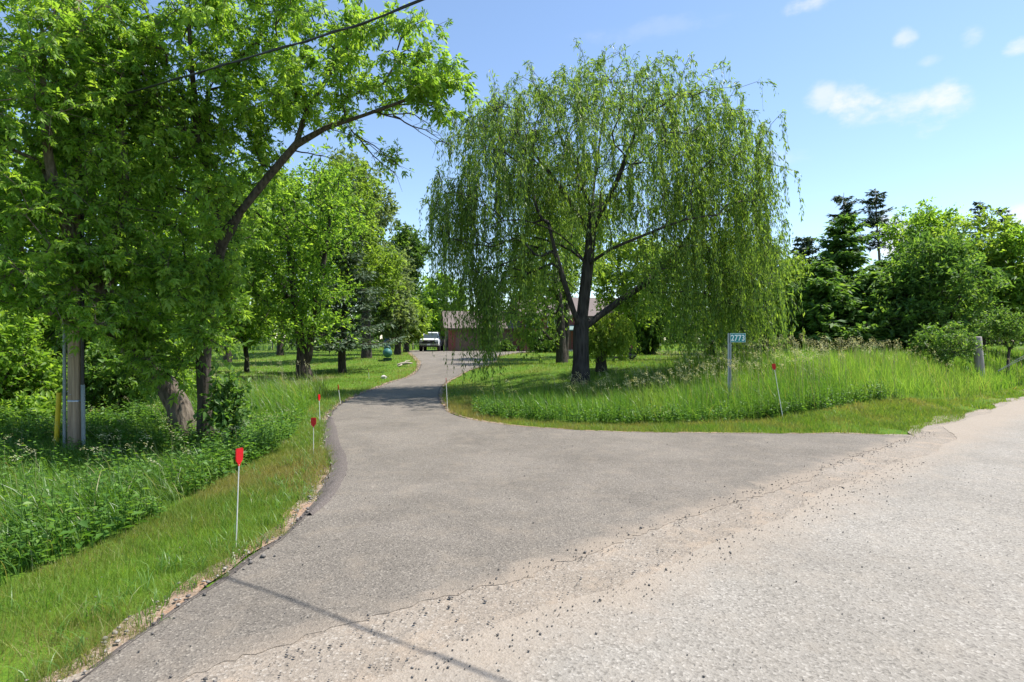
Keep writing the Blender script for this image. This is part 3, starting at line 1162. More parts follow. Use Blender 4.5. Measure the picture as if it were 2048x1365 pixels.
class Skeleton:
    def __init__(self, g):
        self.g = g
        self.pos, self.par, self.plen = [], [], []
        self.chains = []

    def trunk(self, pts, attach=None, step=.45):
        P = catmull(pts, step)
        ids = []
        prev = -1 if attach is None else attach
        if attach is not None:
            ids.append(attach)
        for i, p in enumerate(P):
            if attach is not None and i == 0:
                continue
            self.pos.append(p); self.par.append(prev)
            self.plen.append(0 if prev < 0 else self.plen[prev] + np.linalg.norm(p - self.pos[prev]))
            prev = len(self.pos) - 1
            ids.append(prev)
        self.chains.append(ids)
        return ids

    def near(self, p):
        return int(np.argmin(np.linalg.norm(np.array(self.pos) - p, axis=1)))

    def grow(self, A, wlen=.3, up=.12, seg=.55, zlow=None, jit=.05):
        g = self.g
        pos = np.zeros((len(self.pos) + len(A) * 14, 3)); plen = np.zeros(len(pos)); n = len(self.pos)
        pos[:n] = self.pos; plen[:n] = self.plen
        ok = np.ones(len(pos), bool)
        if zlow is not None:
            ok[:n] = pos[:n, 2] > zlow
        d0 = np.min(np.linalg.norm(A[:, None] - pos[None, :n][:, ok[:n]], axis=2), axis=1)
        tips = []
        for a in A[np.argsort(d0)]:
            d = np.linalg.norm(pos[:n] - a, axis=1)
            cost = d * (1 + .5 * np.clip((pos[:n, 2] - a[2]) / np.maximum(d, .01), 0, 1)) + wlen * plen[:n]
            cost[~ok[:n]] = 1e9
            i = int(np.argmin(cost))
            dist = d[i]
            if dist < .05:
                continue
            p0 = pos[i]
            pd = p0 - pos[self.par[i]] if self.par[i] >= 0 else np.array([0, 0, 1.])
            pd = pd / max(np.linalg.norm(pd), 1e-6)
            c = p0 + pd * dist * .35 + np.array([0, 0, up * dist]) + g.normal(0, jit, 3) * dist
            m = int(np.clip(round(dist / seg), 2, 9))
            ids = [i]
            prev = i
            for k in range(1, m + 1):
                t = k / m
                p = (1 - t) ** 2 * p0 + 2 * t * (1 - t) * c + t * t * a
                if k < m:
                    p = p + g.normal(0, jit * .35, 3) * dist
                pos[n] = p; plen[n] = plen[prev] + np.linalg.norm(p - pos[prev])
                self.par.append(prev)
                prev = n
                ids.append(n)
                n += 1
            self.chains.append(ids)
            tips.append(prev)
        self.pos = list(pos[:n]); self.plen = list(plen[:n])
        return tips

    def radii(self, r_base, r_tip):
        n = len(self.pos)
        cnt = np.zeros(n)
        child = np.zeros(n, int)
        for p in self.par:
            if p >= 0:
                child[p] += 1
        for i in range(n - 1, -1, -1):
            if child[i] == 0:
                cnt[i] += 1
            if self.par[i] >= 0:
                cnt[self.par[i]] += cnt[i]
        e = math.log(r_base / r_tip) / math.log(max(cnt.max(), 2))
        return r_tip * cnt ** e

    def mesh(self, r_base, r_tip, flare=1.35, sides=8, n_main=1, thin_sides=4, min_r=0.0):
        r = self.radii(r_base, r_tip)
        P = np.array(self.pos)
        main, br = Geo(), Geo()
        for ci, ids in enumerate(self.chains):
            pts = P[ids].copy(); rad = r[ids].copy()
            if ids[0] != 0 and len(ids) > 1:
                rad[0] = min(rad[0], rad[1] * 1.15)
            if rad[0] < min_r:
                continue
            if ids[0] == 0:
                h = np.clip((pts[:, 2] - pts[0, 2]) / (r_base * 4), 0, 1)
                rad = rad * (1 + (flare - 1) * (1 - h) ** 2)
                pts[0, 2] -= .12
            if ci < n_main:
                tubes(main, pts, rad, 12)
            else:
                tubes(br, pts, rad, sides if rad[0] > .03 else thin_sides)
        return main, br


def tree(name, label, cat, group, base, trunks, lobes, n_attr, leafmat, barkmat='bark', r_base=.2, r_tip=.008, twigs=5, per=8,
         leaf=(.1, .045), style='simple', tw_len=(.3, .8), seed=1, droop=.25, zlow=None, upb=.15, p_out=1.6, tint_mu=.48, n_main=None,
         wlen=.3, zmin=None, extra=None, twig_r=.004, face=None, min_r=0.0, clear=None):
    g = np.random.default_rng(seed)
    base = np.asarray(base, float)
    root = empty(name, base)
    tag(root, label, cat, group)
    sk = Skeleton(g)
    for i, t in enumerate(trunks):
        if i == 0:
            sk.trunk([base] + list(t) if np.linalg.norm(np.asarray(t[0]) - base) > .05 else t)
        else:
            j = sk.near(np.asarray(t[0]))
            sk.trunk([sk.pos[j]] + list(t[1:]), attach=j)
    A = sample_lobes(lobes, n_attr, g, p_out, zmin)
    if zlow is None:
        zlow = base[2] + .25 * (max(p[2] for p in A) - base[2]) if len(A) else None
        zlow = min(zlow, np.max(np.array(sk.pos)[:, 2]) - .3)
    tips = sk.grow(A, wlen=wlen, up=upb, zlow=zlow)
    main, br = sk.mesh(r_base, r_tip, n_main=n_main or len(trunks), min_r=min_r)
    # leaf-bearing twigs on the outer halves of the branches
    P = np.array(sk.pos); par = np.array(sk.par)
    anchors = []
    dirs = []
    for ids in sk.chains[len(trunks):]:
        k0 = max(1, int(len(ids) * .35))
        for i in ids[k0:]:
            anchors.append(P[i]); dirs.append(P[i] - P[par[i]])
    anchors = np.array(anchors); dirs = nrm(np.array(dirs))
    n = len(anchors) * twigs
    a = np.repeat(anchors, twigs, 0); d = np.repeat(dirs, twigs, 0)
    td = nrm(d * .55 + rand_unit(n, g) * .9 + np.array([0, 0, upb]))
    tl = g.uniform(tw_len[0], tw_len[1], n)
    b = a + td * tl[:, None]
    sag = droop * .35 * tl
    b[:, 2] -= sag
    if twig_r:
        sticks(br, a, b, twig_r, twig_r * .5)
    cg = Geo()
    m = n * per
    t = g.uniform(.15, 1.05, m)
    A_ = np.repeat(a, per, 0); B_ = np.repeat(b, per, 0); TD = np.repeat(td, per, 0)
    LP = A_ + (B_ - A_) * t[:, None]
    clump = np.repeat(np.clip(g.normal(tint_mu, .17, n), 0, 1), per)
    keepl = np.ones(m, bool)
    if clear is not None:      # foliage stands back from the big bare limb
        cl, cr_ = clear
        dmin = np.full(m, 1e9)
        for c in cl:
            w = LP - c
            along = w @ CLR
            dmin = np.minimum(dmin, np.where(along < .25, np.linalg.norm(w - along[:, None] * CLR, axis=1), 1e9))
        keepl = dmin > cr_
    tint = np.clip(clump + g.normal(0, .18, m), 0, 1)
    LD = nrm(TD * .5 + rand_unit(m, g) * .85 + np.array([0, 0, -droop]))
    LN = nrm(np.array([0, 0, 1.]) + g.normal(0, .55, (m, 3)) + (0 if face is None else np.asarray(face)))
    ln = leaf[0] * g.uniform(.6, 1.25, m) * np.repeat(g.uniform(.6, 1.35, n), per)
    LP, LD, LN, ln, tint = LP[keepl], LD[keepl], LN[keepl], ln[keepl], tint[keepl]
    if style == 'compound':
        compound(cg, LP, LD, LN, ln, tint, g)
    else:
        leaves(cg, LP, LD, LN, ln, ln * leaf[1] / leaf[0], tint)
    main.build('trunk', MT[barkmat], root, True)
    br.build('branches', MT[barkmat], root, True)
    if extra:
        extra(root, sk, g)
    cg.build('crown', MT[leafmat], root)
    return root


def conifer(name, label, group, base, height, r0, leafmat, n_whorl=26, per=6, z0=.12, seed=1, droop=.35, needle=(.16, .05), cone=1.0, r_trunk=.14, dens=9, ragged=.25, lean=0.0, barkmat='bark_dark', cat='tree', up_tip=.12):
    g = np.random.default_rng(seed)
    base = np.asarray(base, float)
    root = empty(name, base)
    tag(root, label, cat, group)
    tr, br, cr = Geo(), Geo(), Geo()
    zz = np.linspace(0, 1, 14)
    wob = np.column_stack([lean * zz + .02 * np.sin(zz * 5 + seed), .02 * np.cos(zz * 4 + seed), zz])
    tp = base + wob * height
    tp[0, 2] -= .1
    tubes(tr, tp, r_trunk * (1 - zz * .93), 9)
    for w in range(n_whorl):
        f = z0 + (1 - z0) * ((w + g.uniform(-.3, .3)) / n_whorl)
        f = min(max(f, z0), .985)
        c = np.array([np.interp(f, zz, tp[:, k]) for k in range(3)])
        rr = r0 * (1 - f) ** cone * g.uniform(1 - ragged, 1 + ragged) + .12
        for k in range(per):
            if g.uniform() < ragged * .5:
                continue
            a = g.uniform(0, 6.28)
            L = rr * g.uniform(.65, 1.1)
            t = np.linspace(0, 1, 6)
            out = np.array([math.cos(a), math.sin(a), 0])
            pts = c + out * (L * t)[:, None] + np.array([0, 0, 1.]) * (L * (-droop * t + (droop + up_tip) * .75 * t ** 2.6))[:, None]
            tubes(br, pts, np.maximum(.008, .03 * L / max(r0, .5)) * (1 - .8 * t) + .004, 3)
            m = max(6, int(L * dens * 6))
            tt = g.uniform(.12, 1.03, m)
            p = np.column_stack([np.interp(tt, t, pts[:, j]) for j in range(3)])
            lat = np.array([-out[1], out[0], 0])
            sgn = g.choice([-1, 1], m)
            spread = L * .28 * (1 - tt * .55)
            p = p + lat * (sgn * np.abs(g.normal(0, .55, m)) * spread)[:, None] + np.array([0, 0, -1.]) * (np.abs(g.normal(0, .06, m)) * (.3 + L * .3))[:, None]
            D = nrm(out * .6 + lat * (sgn * .8)[:, None] + g.normal(0, .35, (m, 3)) + np.array([0, 0, -.2]))
            ln = needle[0] * g.uniform(.6, 1.3, m)
            leaves(cr, p, D, nrm(np.array([0, 0, 1.]) + g.normal(0, .4, (m, 3))), ln, ln * needle[1] / needle[0], np.clip(g.normal(.52, .2, m) + .25 * (tt - .6), 0, 1), fold=.05)
    tr.build('trunk', MT[barkmat], root, True)
    br.build('branches', MT[barkmat], root, True)
    cr.build('crown', MT[leafmat], root)
    return root


def shrub(name, label, group, lobes, n, leafmat, leaf=(.09, .05), seed=1, per=9, cat='shrub', tint_mu=.5, tw_len=(.15, .4)):
    c = lobes[0][0]
    b = np.array([c[0], c[1], float(hgt(c[0], c[1]))])
    top = max(l[0][2] for l in lobes)
    return tree(name, label, cat, group, b, [[b + np.array([0.03, 0, max(.25, (top - b[2]) * .45)])]], lobes, n, leafmat, 'bark_dark', r_base=.045, r_tip=.006,
                twigs=4, per=per, leaf=leaf, tw_len=tw_len, seed=seed, zlow=b[2] + .02, p_out=1.2, tint_mu=tint_mu, zmin=.08, min_r=.007)


# ---- the near trees on the left
def near_left():
    b = GX(412, 10.2)
    def P(px, py, Y): return W(px, py, Y)
    t0 = [P(410, 800, 10.2), P(407, 730, 10.15), P(414, 620, 10.05), P(440, 490, 9.9), P(480, 425, 9.8), P(540, 350, 9.6), P(592, 290, 9.5), P(652, 256, 9.3), P(725, 232, 9.1), P(800, 205, 8.9), P(870, 172, 8.8)]
    t1 = [P(592, 290, 9.5), P(612, 225, 9.5), P(650, 165, 9.4), P(692, 100, 9.3), P(718, 20, 9.2), P(735, -70, 9.1)]
    t2 = [P(440, 490, 9.9), P(425, 380, 9.7), P(395, 260, 9.4), P(385, 150, 9.2), P(378, 50, 9.1), P(385, -80, 9.0)]
    t3 = [P(652, 256, 9.3), P(700, 270, 9.0), P(740, 290, 8.9), P(785, 330, 8.8)]
    lobes = [E(560, 70, 190, 150, 9.3, 1.5), E(780, 120, 110, 100, 8.9, .9, .8), E(860, 170, 60, 45, 8.8, .5, .6), E(640, 215, 140, 60, 9.2, 1.0, .8),
             E(380, 110, 120, 190, 9.2, 1.5), E(300, 300, 170, 150, 9.3, 1.5), E(390, 400, 110, 110, 9.2, 1.1, .8), E(395, 560, 85, 90, 9.3, .8, 1.6), E(400, 680, 75, 70, 9.5, .55, 1.6), E(330, 720, 60, 50, 9.7, .5, 1.3),
             E(770, 315, 40, 28, 8.8, .35, .4), E(500, 270, 90, 90, 9.8, .9, 1.2), E(880, 175, 55, 50, 8.7, .6, 1.0), E(470, 420, 60, 70, 10.2, .6, .8), E(820, 90, 80, 60, 8.8, .8, .8)]
    def dead(root, sk, g):
        """bare dead twigs under the outer limb"""
        d = Geo()
        for (a, b_, c) in (((752, 226), (800, 240), (872, 284)), ((700, 262), (745, 292), (800, 335)), ((760, 228), (830, 232), (875, 268)), ((590, 302), (640, 312), (665, 310)), ((785, 232), (850, 262), (893, 287)), ((720, 280), (755, 320), (790, 345)), ((800, 210), (868, 205), (905, 225))):
            pts = catmull([P(*a, 9.1), P(*b_, 8.9), P(*c, 8.8)], .12)
            pts = pts + g.normal(0, .008, pts.shape)
            tubes(d, pts, np.linspace(.013, .003, len(pts)), 4)
            for k in range(9):
                i = g.integers(2, len(pts))
                dd = nrm((pts[i] - pts[i - 1]) * 3 + g.normal(0, .18, 3))
                q = pts[i] + dd * g.uniform(.12, .4)
                tubes(d, [pts[i], (pts[i] + q) / 2 + g.normal(0, .01, 3), q], [.004, .003, .0018], 3)
        d.build('dead_branches', MT['bark_dark'], root)
    tree('maple_tree', 'large leaning maple whose long bare limb arches right over the driveway', 'tree', None, b, [t0, t1, t2, t3], lobes, 410, 'maple', 'bark_limb', r_base=.122, r_tip=.006,
         twigs=4, per=5, leaf=(.155, .05), style='compound', tw_len=(.12, .40), seed=21, droop=.45, zlow=1.2, p_out=1.1, extra=dead, tint_mu=.64, wlen=.25, clear=(catmull(t0[3:8], .12), .105))
    b2 = GX(372, 10.6)
    u0 = [P(358, 815, 10.55), P(338, 780, 10.5), P(300, 740, 10.3), P(255, 680, 9.9), P(205, 600, 9.4), P(155, 500, 8.9), P(110, 380, 8.4), P(90, 250, 8.1), P(85, 100, 7.9), P(80, -60, 7.8)]
    u1 = [P(205, 600, 9.4), P(235, 500, 9.2), P(250, 380, 9.0), P(240, 250, 8.9), P(230, 100, 8.8), P(225, -40, 8.8)]
    u2 = [P(255, 680, 9.9), P(200, 660, 9.3), P(130, 640, 8.6), P(60, 610, 8.1)]
    lobes = [E(110, 110, 160, 190, 8.1, 1.4), E(60, 320, 150, 130, 8.0, 1.3), E(220, 150, 110, 200, 8.8, 1.3), E(150, 470, 170, 110, 8.6, 1.2), E(60, 560, 120, 80, 8.0, .9), E(240, 570, 130, 90, 9.2, 1.0),
             E(140, 640, 140, 45, 8.4, .6, .8), E(300, 690, 90, 75, 9.6, .6, 1.5), E(-80, 250, 120, 260, 8.0, 1.4)]
    tree('maple_tree', 'leafy maple with thick grey trunk leaning left behind the utility pole', 'tree', None, b2, [u0, u1, u2], lobes, 350, 'maple', 'bark', r_base=.20, r_tip=.006,
         twigs=4, per=5, leaf=(.155, .05), style='compound', tw_len=(.12, .40), seed=22, droop=.45, zlow=1.1, p_out=1.1, tint_mu=.6, wlen=.25)


near_left()


def simple_tree(name, label, base, height_pts, lobes, n, mat, seed, r=.2, leaf=(.16, .08), per=8, twigs=4, group=None, barkm='bark_dark', tw=(.3, .9), tint=.48, p_out=1.4, droop=.25, min_r=.012, zmin=None, zlow=None, more=()):
    return tree(name, label, 'tree', group, base, [height_pts] + list(more), lobes, n, mat, barkm, r_base=r, r_tip=.012, twigs=twigs, per=per, leaf=leaf, tw_len=tw, seed=seed, droop=droop,
                p_out=p_out, tint_mu=tint, twig_r=0, min_r=min_r, zmin=zmin, zlow=zlow)


GL = 'trees crowding the dark thicket at the left'
def dark_left():
    for i, (px, Y, lobes, lab, mat) in enumerate([
        (40, 15.0, [E(30, 400, 260, 280, 15, 3.0), E(20, 640, 240, 130, 15, 2.6), E(-120, 500, 200, 200, 13, 2.2)], 'shaded maple filling the gap behind the utility pole', 'maple'),
        (270, 17.0, [E(260, 380, 200, 240, 17, 2.6), E(270, 600, 200, 130, 17, 2.4), E(250, 740, 190, 70, 16.5, 2.0)], 'dense dark maple rising behind the two leaning trunks', 'maple'),
        (-330, 14.0, [E(-300, 350, 260, 330, 14, 3), E(-260, 650, 240, 160, 14, 2.5)], 'broad maple at the edge of the thicket beyond the pole', 'maple'),
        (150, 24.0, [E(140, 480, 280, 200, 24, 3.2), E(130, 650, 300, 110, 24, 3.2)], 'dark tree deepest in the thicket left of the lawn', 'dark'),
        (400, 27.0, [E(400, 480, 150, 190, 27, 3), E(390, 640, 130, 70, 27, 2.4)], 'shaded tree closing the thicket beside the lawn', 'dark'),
    ]):
        b = GX(px, Y)
        top = max(l[0][2] for l in lobes)
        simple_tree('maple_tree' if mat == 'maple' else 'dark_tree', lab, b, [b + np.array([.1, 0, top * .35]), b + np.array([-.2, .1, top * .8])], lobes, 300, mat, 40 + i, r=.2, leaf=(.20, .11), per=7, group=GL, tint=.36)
    for i, (px, py, rx, ry, Y, lab) in enumerate([(20, 770, 95, 70, 11.5, 'leafy bush at the picture edge beside the yellow guard tube'), (235, 755, 75, 60, 12.2, 'leafy bush catching light between the pole and the leaning trunk'),
                                               (60, 845, 70, 32, 10.8, 'low bush at the foot of the thicket near the yellow tube'), (-60, 690, 130, 90, 10.5, 'bush hanging in from the left behind the grass'),
                                               (330, 800, 90, 60, 14.0, 'dark bush behind the leaning grey trunk'), (458, 815, 24, 45, 9.8, 'leafy sapling right of the upright grey trunk'), (150, 800, 110, 70, 14.5, 'dark undergrowth bush right behind the utility pole'), (40, 790, 130, 90, 13.2, 'dense dark bush deep in the thicket left of the pole'), (300, 760, 110, 80, 15.5, 'dense dark bush filling the gap between pole and trunks'), (-120, 800, 120, 90, 12.5, 'dark bush at the outer edge of the thicket')]):
        shrub('bush', lab, 'bushes in the thicket', [E(px, py, rx * 1.15, ry * 1.1, Y, rx / F * Y * .9)], 85 if i != 5 else 26, 'shrub' if i in (1, 5) else 'maple', leaf=(.12, .06), seed=60 + i)


dark_left()


# ---- trees round the lawn on the left
def lawn_trees():
    b = G(610, 757)
    Y = b[1]
    def P(px, py, dy=0): return W(px, py, Y + dy)
    simple_tree('twin_trunk_tree', 'leafy lawn tree with thick dark twin trunk behind the tall grass', b, [P(606, 735), P(603, 700), P(598, 660), P(585, 560), P(575, 470), P(560, 400)],
                [E(570, 440, 120, 110, Y, 3), E(640, 430, 110, 110, Y, 3), E(600, 570, 130, 75, Y, 2.6), E(650, 590, 55, 50, Y - .5, 1.4), E(520, 560, 60, 70, Y, 1.6), E(600, 645, 105, 38, Y - .6, 2.0, 1.2)], 290, 'maple', 71, r=.27, more=[[P(608, 745), P(617, 715), P(622, 670), P(640, 570), P(655, 470), P(665, 400)]], leaf=(.17, .08), per=9, tint=.46, zlow=1.8)
    b = G(493, 745)
    Y = b[1]
    simple_tree('small_tree', 'small round lawn tree with a thin forked trunk', b, [W(494, 720, Y), W(490, 680, Y), W(500, 620, Y)], [E(500, 610, 62, 75, Y, 1.7), E(520, 655, 50, 40, Y, 1.2), E(470, 640, 40, 50, Y, 1.2)], 130, 'maple', 72, r=.11, leaf=(.17, .08), per=8, tint=.5, zlow=1.2)
    b = G(690, 745)
    Y = b[1]
    conifer('spruce_tree', 'spruce with drooping lower boughs on a bare dark trunk', None, b, 7.4, 2.9, 'spruce', n_whorl=22, per=7, z0=.19, seed=73, droop=.25, needle=(.26, .09), cone=.75, r_trunk=.21, dens=7)
    b = G(733, 716)
    Y = b[1]
    simple_tree('ash_tree', 'tall bright green tree rising behind the spruce', b, [W(733, 690, Y), W(728, 560, Y), W(715, 430, Y)],
                [E(690, 400, 75, 90, Y, 3), E(720, 520, 85, 80, Y, 3), E(640, 450, 70, 90, Y, 3), E(760, 560, 60, 70, Y, 2.5)], 300, 'lime', 74, r=.3, leaf=(.22, .11), per=9, tint=.45)
    for i, (px, Yd, lobes, mat, lab, nm) in enumerate([
        (735, 52, [E(690, 370, 60, 70, 52, 3), E(745, 420, 45, 75, 52, 3), E(700, 480, 70, 60, 52, 3)], 'silver', 'tall grey-green tree with loose top behind the lawn trees', 'poplar_tree'),
        (795, 45, [E(770, 560, 52, 75, 45, 2.4), E(785, 640, 45, 45, 45, 2)], 'silver', 'pale silvery willow-like tree beside the propane tank', 'olive_tree'),
        (812, 62, [E(815, 500, 38, 55, 62, 2.6), E(805, 590, 45, 60, 62, 3)], 'dark', 'dark tall tree standing against the sky left of the truck', 'dark_tree'),
        (812, 54, [E(812, 640, 34, 35, 54, 1.6)], 'lime', 'small bright maple by the fence posts', 'small_maple'),
        (880, 78, [E(885, 600, 58, 58, 78, 4), E(850, 640, 50, 45, 76, 4), E(905, 650, 50, 45, 78, 4)], 'maple', 'big rounded maple directly behind the white pickup', 'round_maple'),
        (560, 46, [E(540, 520, 70, 110, 46, 3), E(500, 430, 80, 110, 46, 3), E(570, 620, 50, 50, 46, 2.5)], 'dark', 'dark tree behind the small round lawn tree', 'dark_tree'),
        (455, 40, [E(450, 560, 60, 110, 40, 3), E(470, 450, 80, 90, 40, 3)], 'maple', 'shaded maple at the far left end of the lawn', 'shade_tree'),
        (650, 66, [E(640, 560, 80, 80, 66, 4), E(620, 450, 80, 90, 66, 4)], 'maple', 'broad green tree far behind the twin trunk', 'far_tree')]):
        b = GX(px, Yd)
        top = max(l[0][2] for l in lobes)
        simple_tree(nm, lab, b, [b + np.array([.1, 0, top * .4]), b + np.array([0, .1, top * .85])], lobes, 190, mat, 80 + i, r=.24, leaf=(.0068 * Yd, .0037 * Yd), per=7, group='trees round the lawn', tw=(.5, 1.3), min_r=.02)


lawn_trees()


# ---- the big willow
def willow():
    g = np.random.default_rng(5)
    Y0 = 18.0
    b = GX(1162, Y0)
    root = empty('willow_tree', b)
    tag(root, 'big weeping willow with dark trunk rising from the tall grass by the driveway', 'tree')
    def P(px, py, dy=0): return W(px, py, Y0 + dy)
    sk = Skeleton(g)
    sk.trunk([b, P(1161, 770), P(1162, 720), P(1162, 660), P(1168, 600, .1), P(1176, 530, .1), P(1182, 470, .1), P(1184, 420, 0)])
    def limb(pts):
        j = sk.near(np.asarray(pts[0]))
        sk.trunk([sk.pos[j]] + pts[1:], attach=j)
    limb([P(1163, 655), P(1146, 620, -.3), P(1130, 570, -.6), P(1112, 510, -.8), P(1098, 450, -.9)])
    limb([P(1180, 480), P(1150, 420, -.5), P(1110, 360, -1.0), P(1070, 310, -1.2), P(1035, 265, -1.3)])
    limb([P(1164, 660), P(1195, 635, .3), P(1245, 598, .6), P(1300, 560, .9), P(1350, 510, 1.1), P(1385, 460, 1.1), P(1420, 400, 1.2), P(1460, 330, 1.3)])
    limb([P(1184, 420), P(1165, 370, .3), P(1140, 320, .6), P(1120, 270, .8), P(1105, 210, 1.0)])
    limb([P(1180, 470), P(1210, 410, -.4), P(1235, 360, -.7), P(1262, 290, -.9), P(1290, 210, -1.1)])
    limb([P(1184, 420), P(1190, 350, .6), P(1200, 280, 1.0), P(1210, 200, 1.2)])
    limb([P(1176, 530), P(1140, 500, .8), P(1090, 480, 1.5), P(1020, 470, 2.0), P(950, 490, 2.2)])
    limb([P(1178, 520), P(1120, 470, -.8), P(1040, 440, -1.3), P(980, 450, -1.6), P(930, 480, -1.8)])
    limb([P(1176, 540), P(1220, 500, -1.0), P(1290, 470, -1.6), P(1370, 440, -2.0), P(1440, 430, -2.2)])
    limb([P(1350, 510, 1.1), P(1420, 480, 1.6), P(1490, 450, 1.9), P(1530, 440, 2.0)])
    limb([P(1184, 430), P(1220, 400, 1.4), P(1280, 350, 2.4), P(1340, 300, 2.8)])
    limb([P(1168, 600), P(1130, 560, 1.2), P(1060, 510, 2.2), P(1000, 470, 3.0)])
    nm = len(sk.chains)
    lobes = [E(1210, 300, 260, 185, Y0, 4.3), E(1010, 340, 130, 150, Y0, 3.0), E(1440, 340, 115, 160, Y0, 3.4), E(930, 430, 75, 80, Y0, 2.2, .9), E(1510, 470, 75, 110, Y0, 2.4, .9), E(1240, 205, 170, 75, Y0, 2.6, .8), E(965, 255, 85, 70, Y0, 2.0, .9), E(1410, 225, 95, 70, Y0, 2.2, .9), E(895, 400, 45, 70, Y0, 1.5, 1.0),
             E(1060, 220, 110, 70, Y0, 2.2, .8), E(1020, 530, 95, 80, Y0, 2.0, .9), E(945, 560, 55, 70, Y0, 1.6, 1.0), E(1340, 540, 120, 90, Y0, 2.2, .8), E(1490, 590, 75, 70, Y0, 1.8, 1.2), E(985, 600, 60, 75, Y0, 1.6, 1.2)]
    A = sample_lobes(lobes, 1180, g, 1.05)
    A = A[A[:, 2] > 1.9]
    tips = sk.grow(A, wlen=.22, up=.16, zlow=2.0, seg=.6, jit=.06)
    main, br = sk.mesh(.25, .006, flare=1.3, n_main=nm, sides=7, thin_sides=4)
    pos = np.array(sk.pos); par = np.array(sk.par)
    anchors, dirs = [], []
    for ids in sk.chains[nm:]:
        for i in ids[max(1, len(ids) // 3):]:
            anchors.append(pos[i]); dirs.append(pos[i] - pos[par[i]])
    anchors = np.array(anchors); dirs = nrm(np.array(dirs))
    rep = 2
    a = np.repeat(anchors, rep, 0); d = np.repeat(dirs, rep, 0)
    n = len(a)
    rel = a - b
    rad = np.hypot(rel[:, 0], rel[:, 1])
    az = np.arctan2(rel[:, 1], rel[:, 0])
    # hanging shoots: long curtains at the sides, short in front and behind so the trunk shows
    sidew = np.abs(np.cos(az)) ** 1.5
    zfloor = np.where(rel[:, 0] < 0, .70, .85) * sidew + 2.7 * (1 - sidew) + g.normal(0, .35, n)
    zfloor = np.where(rad < 2.6, np.maximum(zfloor, 2.7 + g.normal(0, .4, n)), zfloor)
    length = g.gamma(2.4, .44, n) + .2
    longer = g.uniform(0, 1, n) < .36 * sidew * (rad > 2.4)
    length = np.where(longer, length + g.uniform(.6, 2.6, n), length)
    # top shoots are short and stand up first
    topness = sm(6.5, 9.5, a[:, 2])
    length = length * (1 - .55 * topness)
    length = np.minimum(length, np.maximum(a[:, 2] - zfloor, .2))
    out = nrm(d * np.array([1, 1, .4]) + g.normal(0, .45, (n, 3)) + np.array([0, 0, .25]) + np.array([0, 0, .5]) * topness[:, None])
    K = 7
    tt = np.linspace(0, 1, K)
    reach = g.uniform(.15, .5, n) * (1 + .3 * topness)
    wind = np.array([.06, -.02, 0])
    strands = a[:, None] + out[:, None] * (reach[:, None] * (1 - np.exp(-3 * tt))[None])[..., None] - np.array([0, 0, 1.]) * (length[:, None] * tt[None] ** 1.55)[..., None] \
        + wind * (length[:, None] * tt[None] ** 2 * .5)[..., None]
    strands = strands + g.normal(0, .05, strands.shape) * tt[None, :, None]
    for k in (0, 3):
        sticks(br, strands[:, k], strands[:, k + 3], .0042 - .0005 * k, .0036 - .0005 * k, .5)
    slen = length + reach * .6
    cnt = np.clip((slen * 23 * g.uniform(.35, 1.6, n)).astype(int), 4, 110)
    sid = np.repeat(np.arange(n), cnt)
    m = len(sid)
    t = g.uniform(.03, 1.0, m)
    f = t * (K - 1)
    i0 = np.minimum(f.astype(int), K - 2)
    fr = (f - i0)[:, None]
    p = strands[sid, i0] * (1 - fr) + strands[sid, i0 + 1] * fr
    p = p + g.normal(0, .03, p.shape)
    dd = nrm(strands[sid, i0 + 1] - strands[sid, i0])
    D = nrm(dd * .85 + rand_unit(m, g) * .6 + np.array([.06, 0, -.35]))
    ln = .135 * g.uniform(.55, 1.3, m)
    clump = np.clip(g.normal(.46, .15, n), 0, 1)[sid]
    cg = Geo()
    leaves(cg, p, D, rand_unit(m, g) * np.array([1, 1, .6]) + np.array([.2, -.3, .4]), ln, ln * .25, np.clip(clump + g.normal(0, .14, m), 0, 1), fold=.12)
    main.build('trunk', MT['bark_willow'], root, True)
    br.build('branches', MT['bark_willow'], root, True)
    cg.build('crown', MT['willow'], root)
    print('willow leaves', m, 'strands', n)


willow()


def small_weeper():
    g = np.random.default_rng(8)
    b = G(1203, 742)
    Y = b[1]
    root = empty('weeping_tree', b)
    tag(root, 'small weeping lawn tree with lime green mop crown behind the willow trunk', 'tree')
    sk = Skeleton(g)
    sk.trunk([b, W(1202, 720, Y), W(1206, 690, Y), W(1212, 660, Y), W(1216, 630, Y)])
    lobes = [E(1222, 650, 42, 34, Y, 1.2), E(1190, 660, 28, 22, Y, .9)]
    tips = sk.grow(sample_lobes(lobes, 130, g, 1.1), zlow=1.0)
    main, br = sk.mesh(.17, .008, n_main=1)
    pos = np.array(sk.pos)
    a = np.repeat(pos[12:], 3, 0)
    n = len(a)
    length = np.minimum(g.uniform(.3, 1.5, n), np.maximum(a[:, 2] - .9 - g.uniform(0, .6, n), .15))
    o = np.column_stack([g.normal(0, .16, (n, 2)), np.zeros(n)])
    cnt = 16
    t = g.uniform(0, 1, (n, cnt))
    p = a[:, None] + o[:, None] * np.sqrt(t)[..., None] * 1.4 - np.array([0, 0, 1.]) * (length[:, None] * t ** 1.4)[..., None]
    m = n * cnt
    ln = .15 * g.uniform(.6, 1.2, m)
    cg = Geo()
    leaves(cg, p.reshape(-1, 3), nrm(np.array([0, 0, -.8]) + g.normal(0, .5, (m, 3))), rand_unit(m, g), ln, ln * .34, np.clip(np.repeat(g.normal(.78, .16, n), cnt) + g.normal(0, .14, m), 0, 1))
    main.build('trunk', MT['bark_dark'], root, True)
    br.build('branches', MT['bark_dark'], root, True)
    cg.build('crown', MT['lime'], root)


small_weeper()


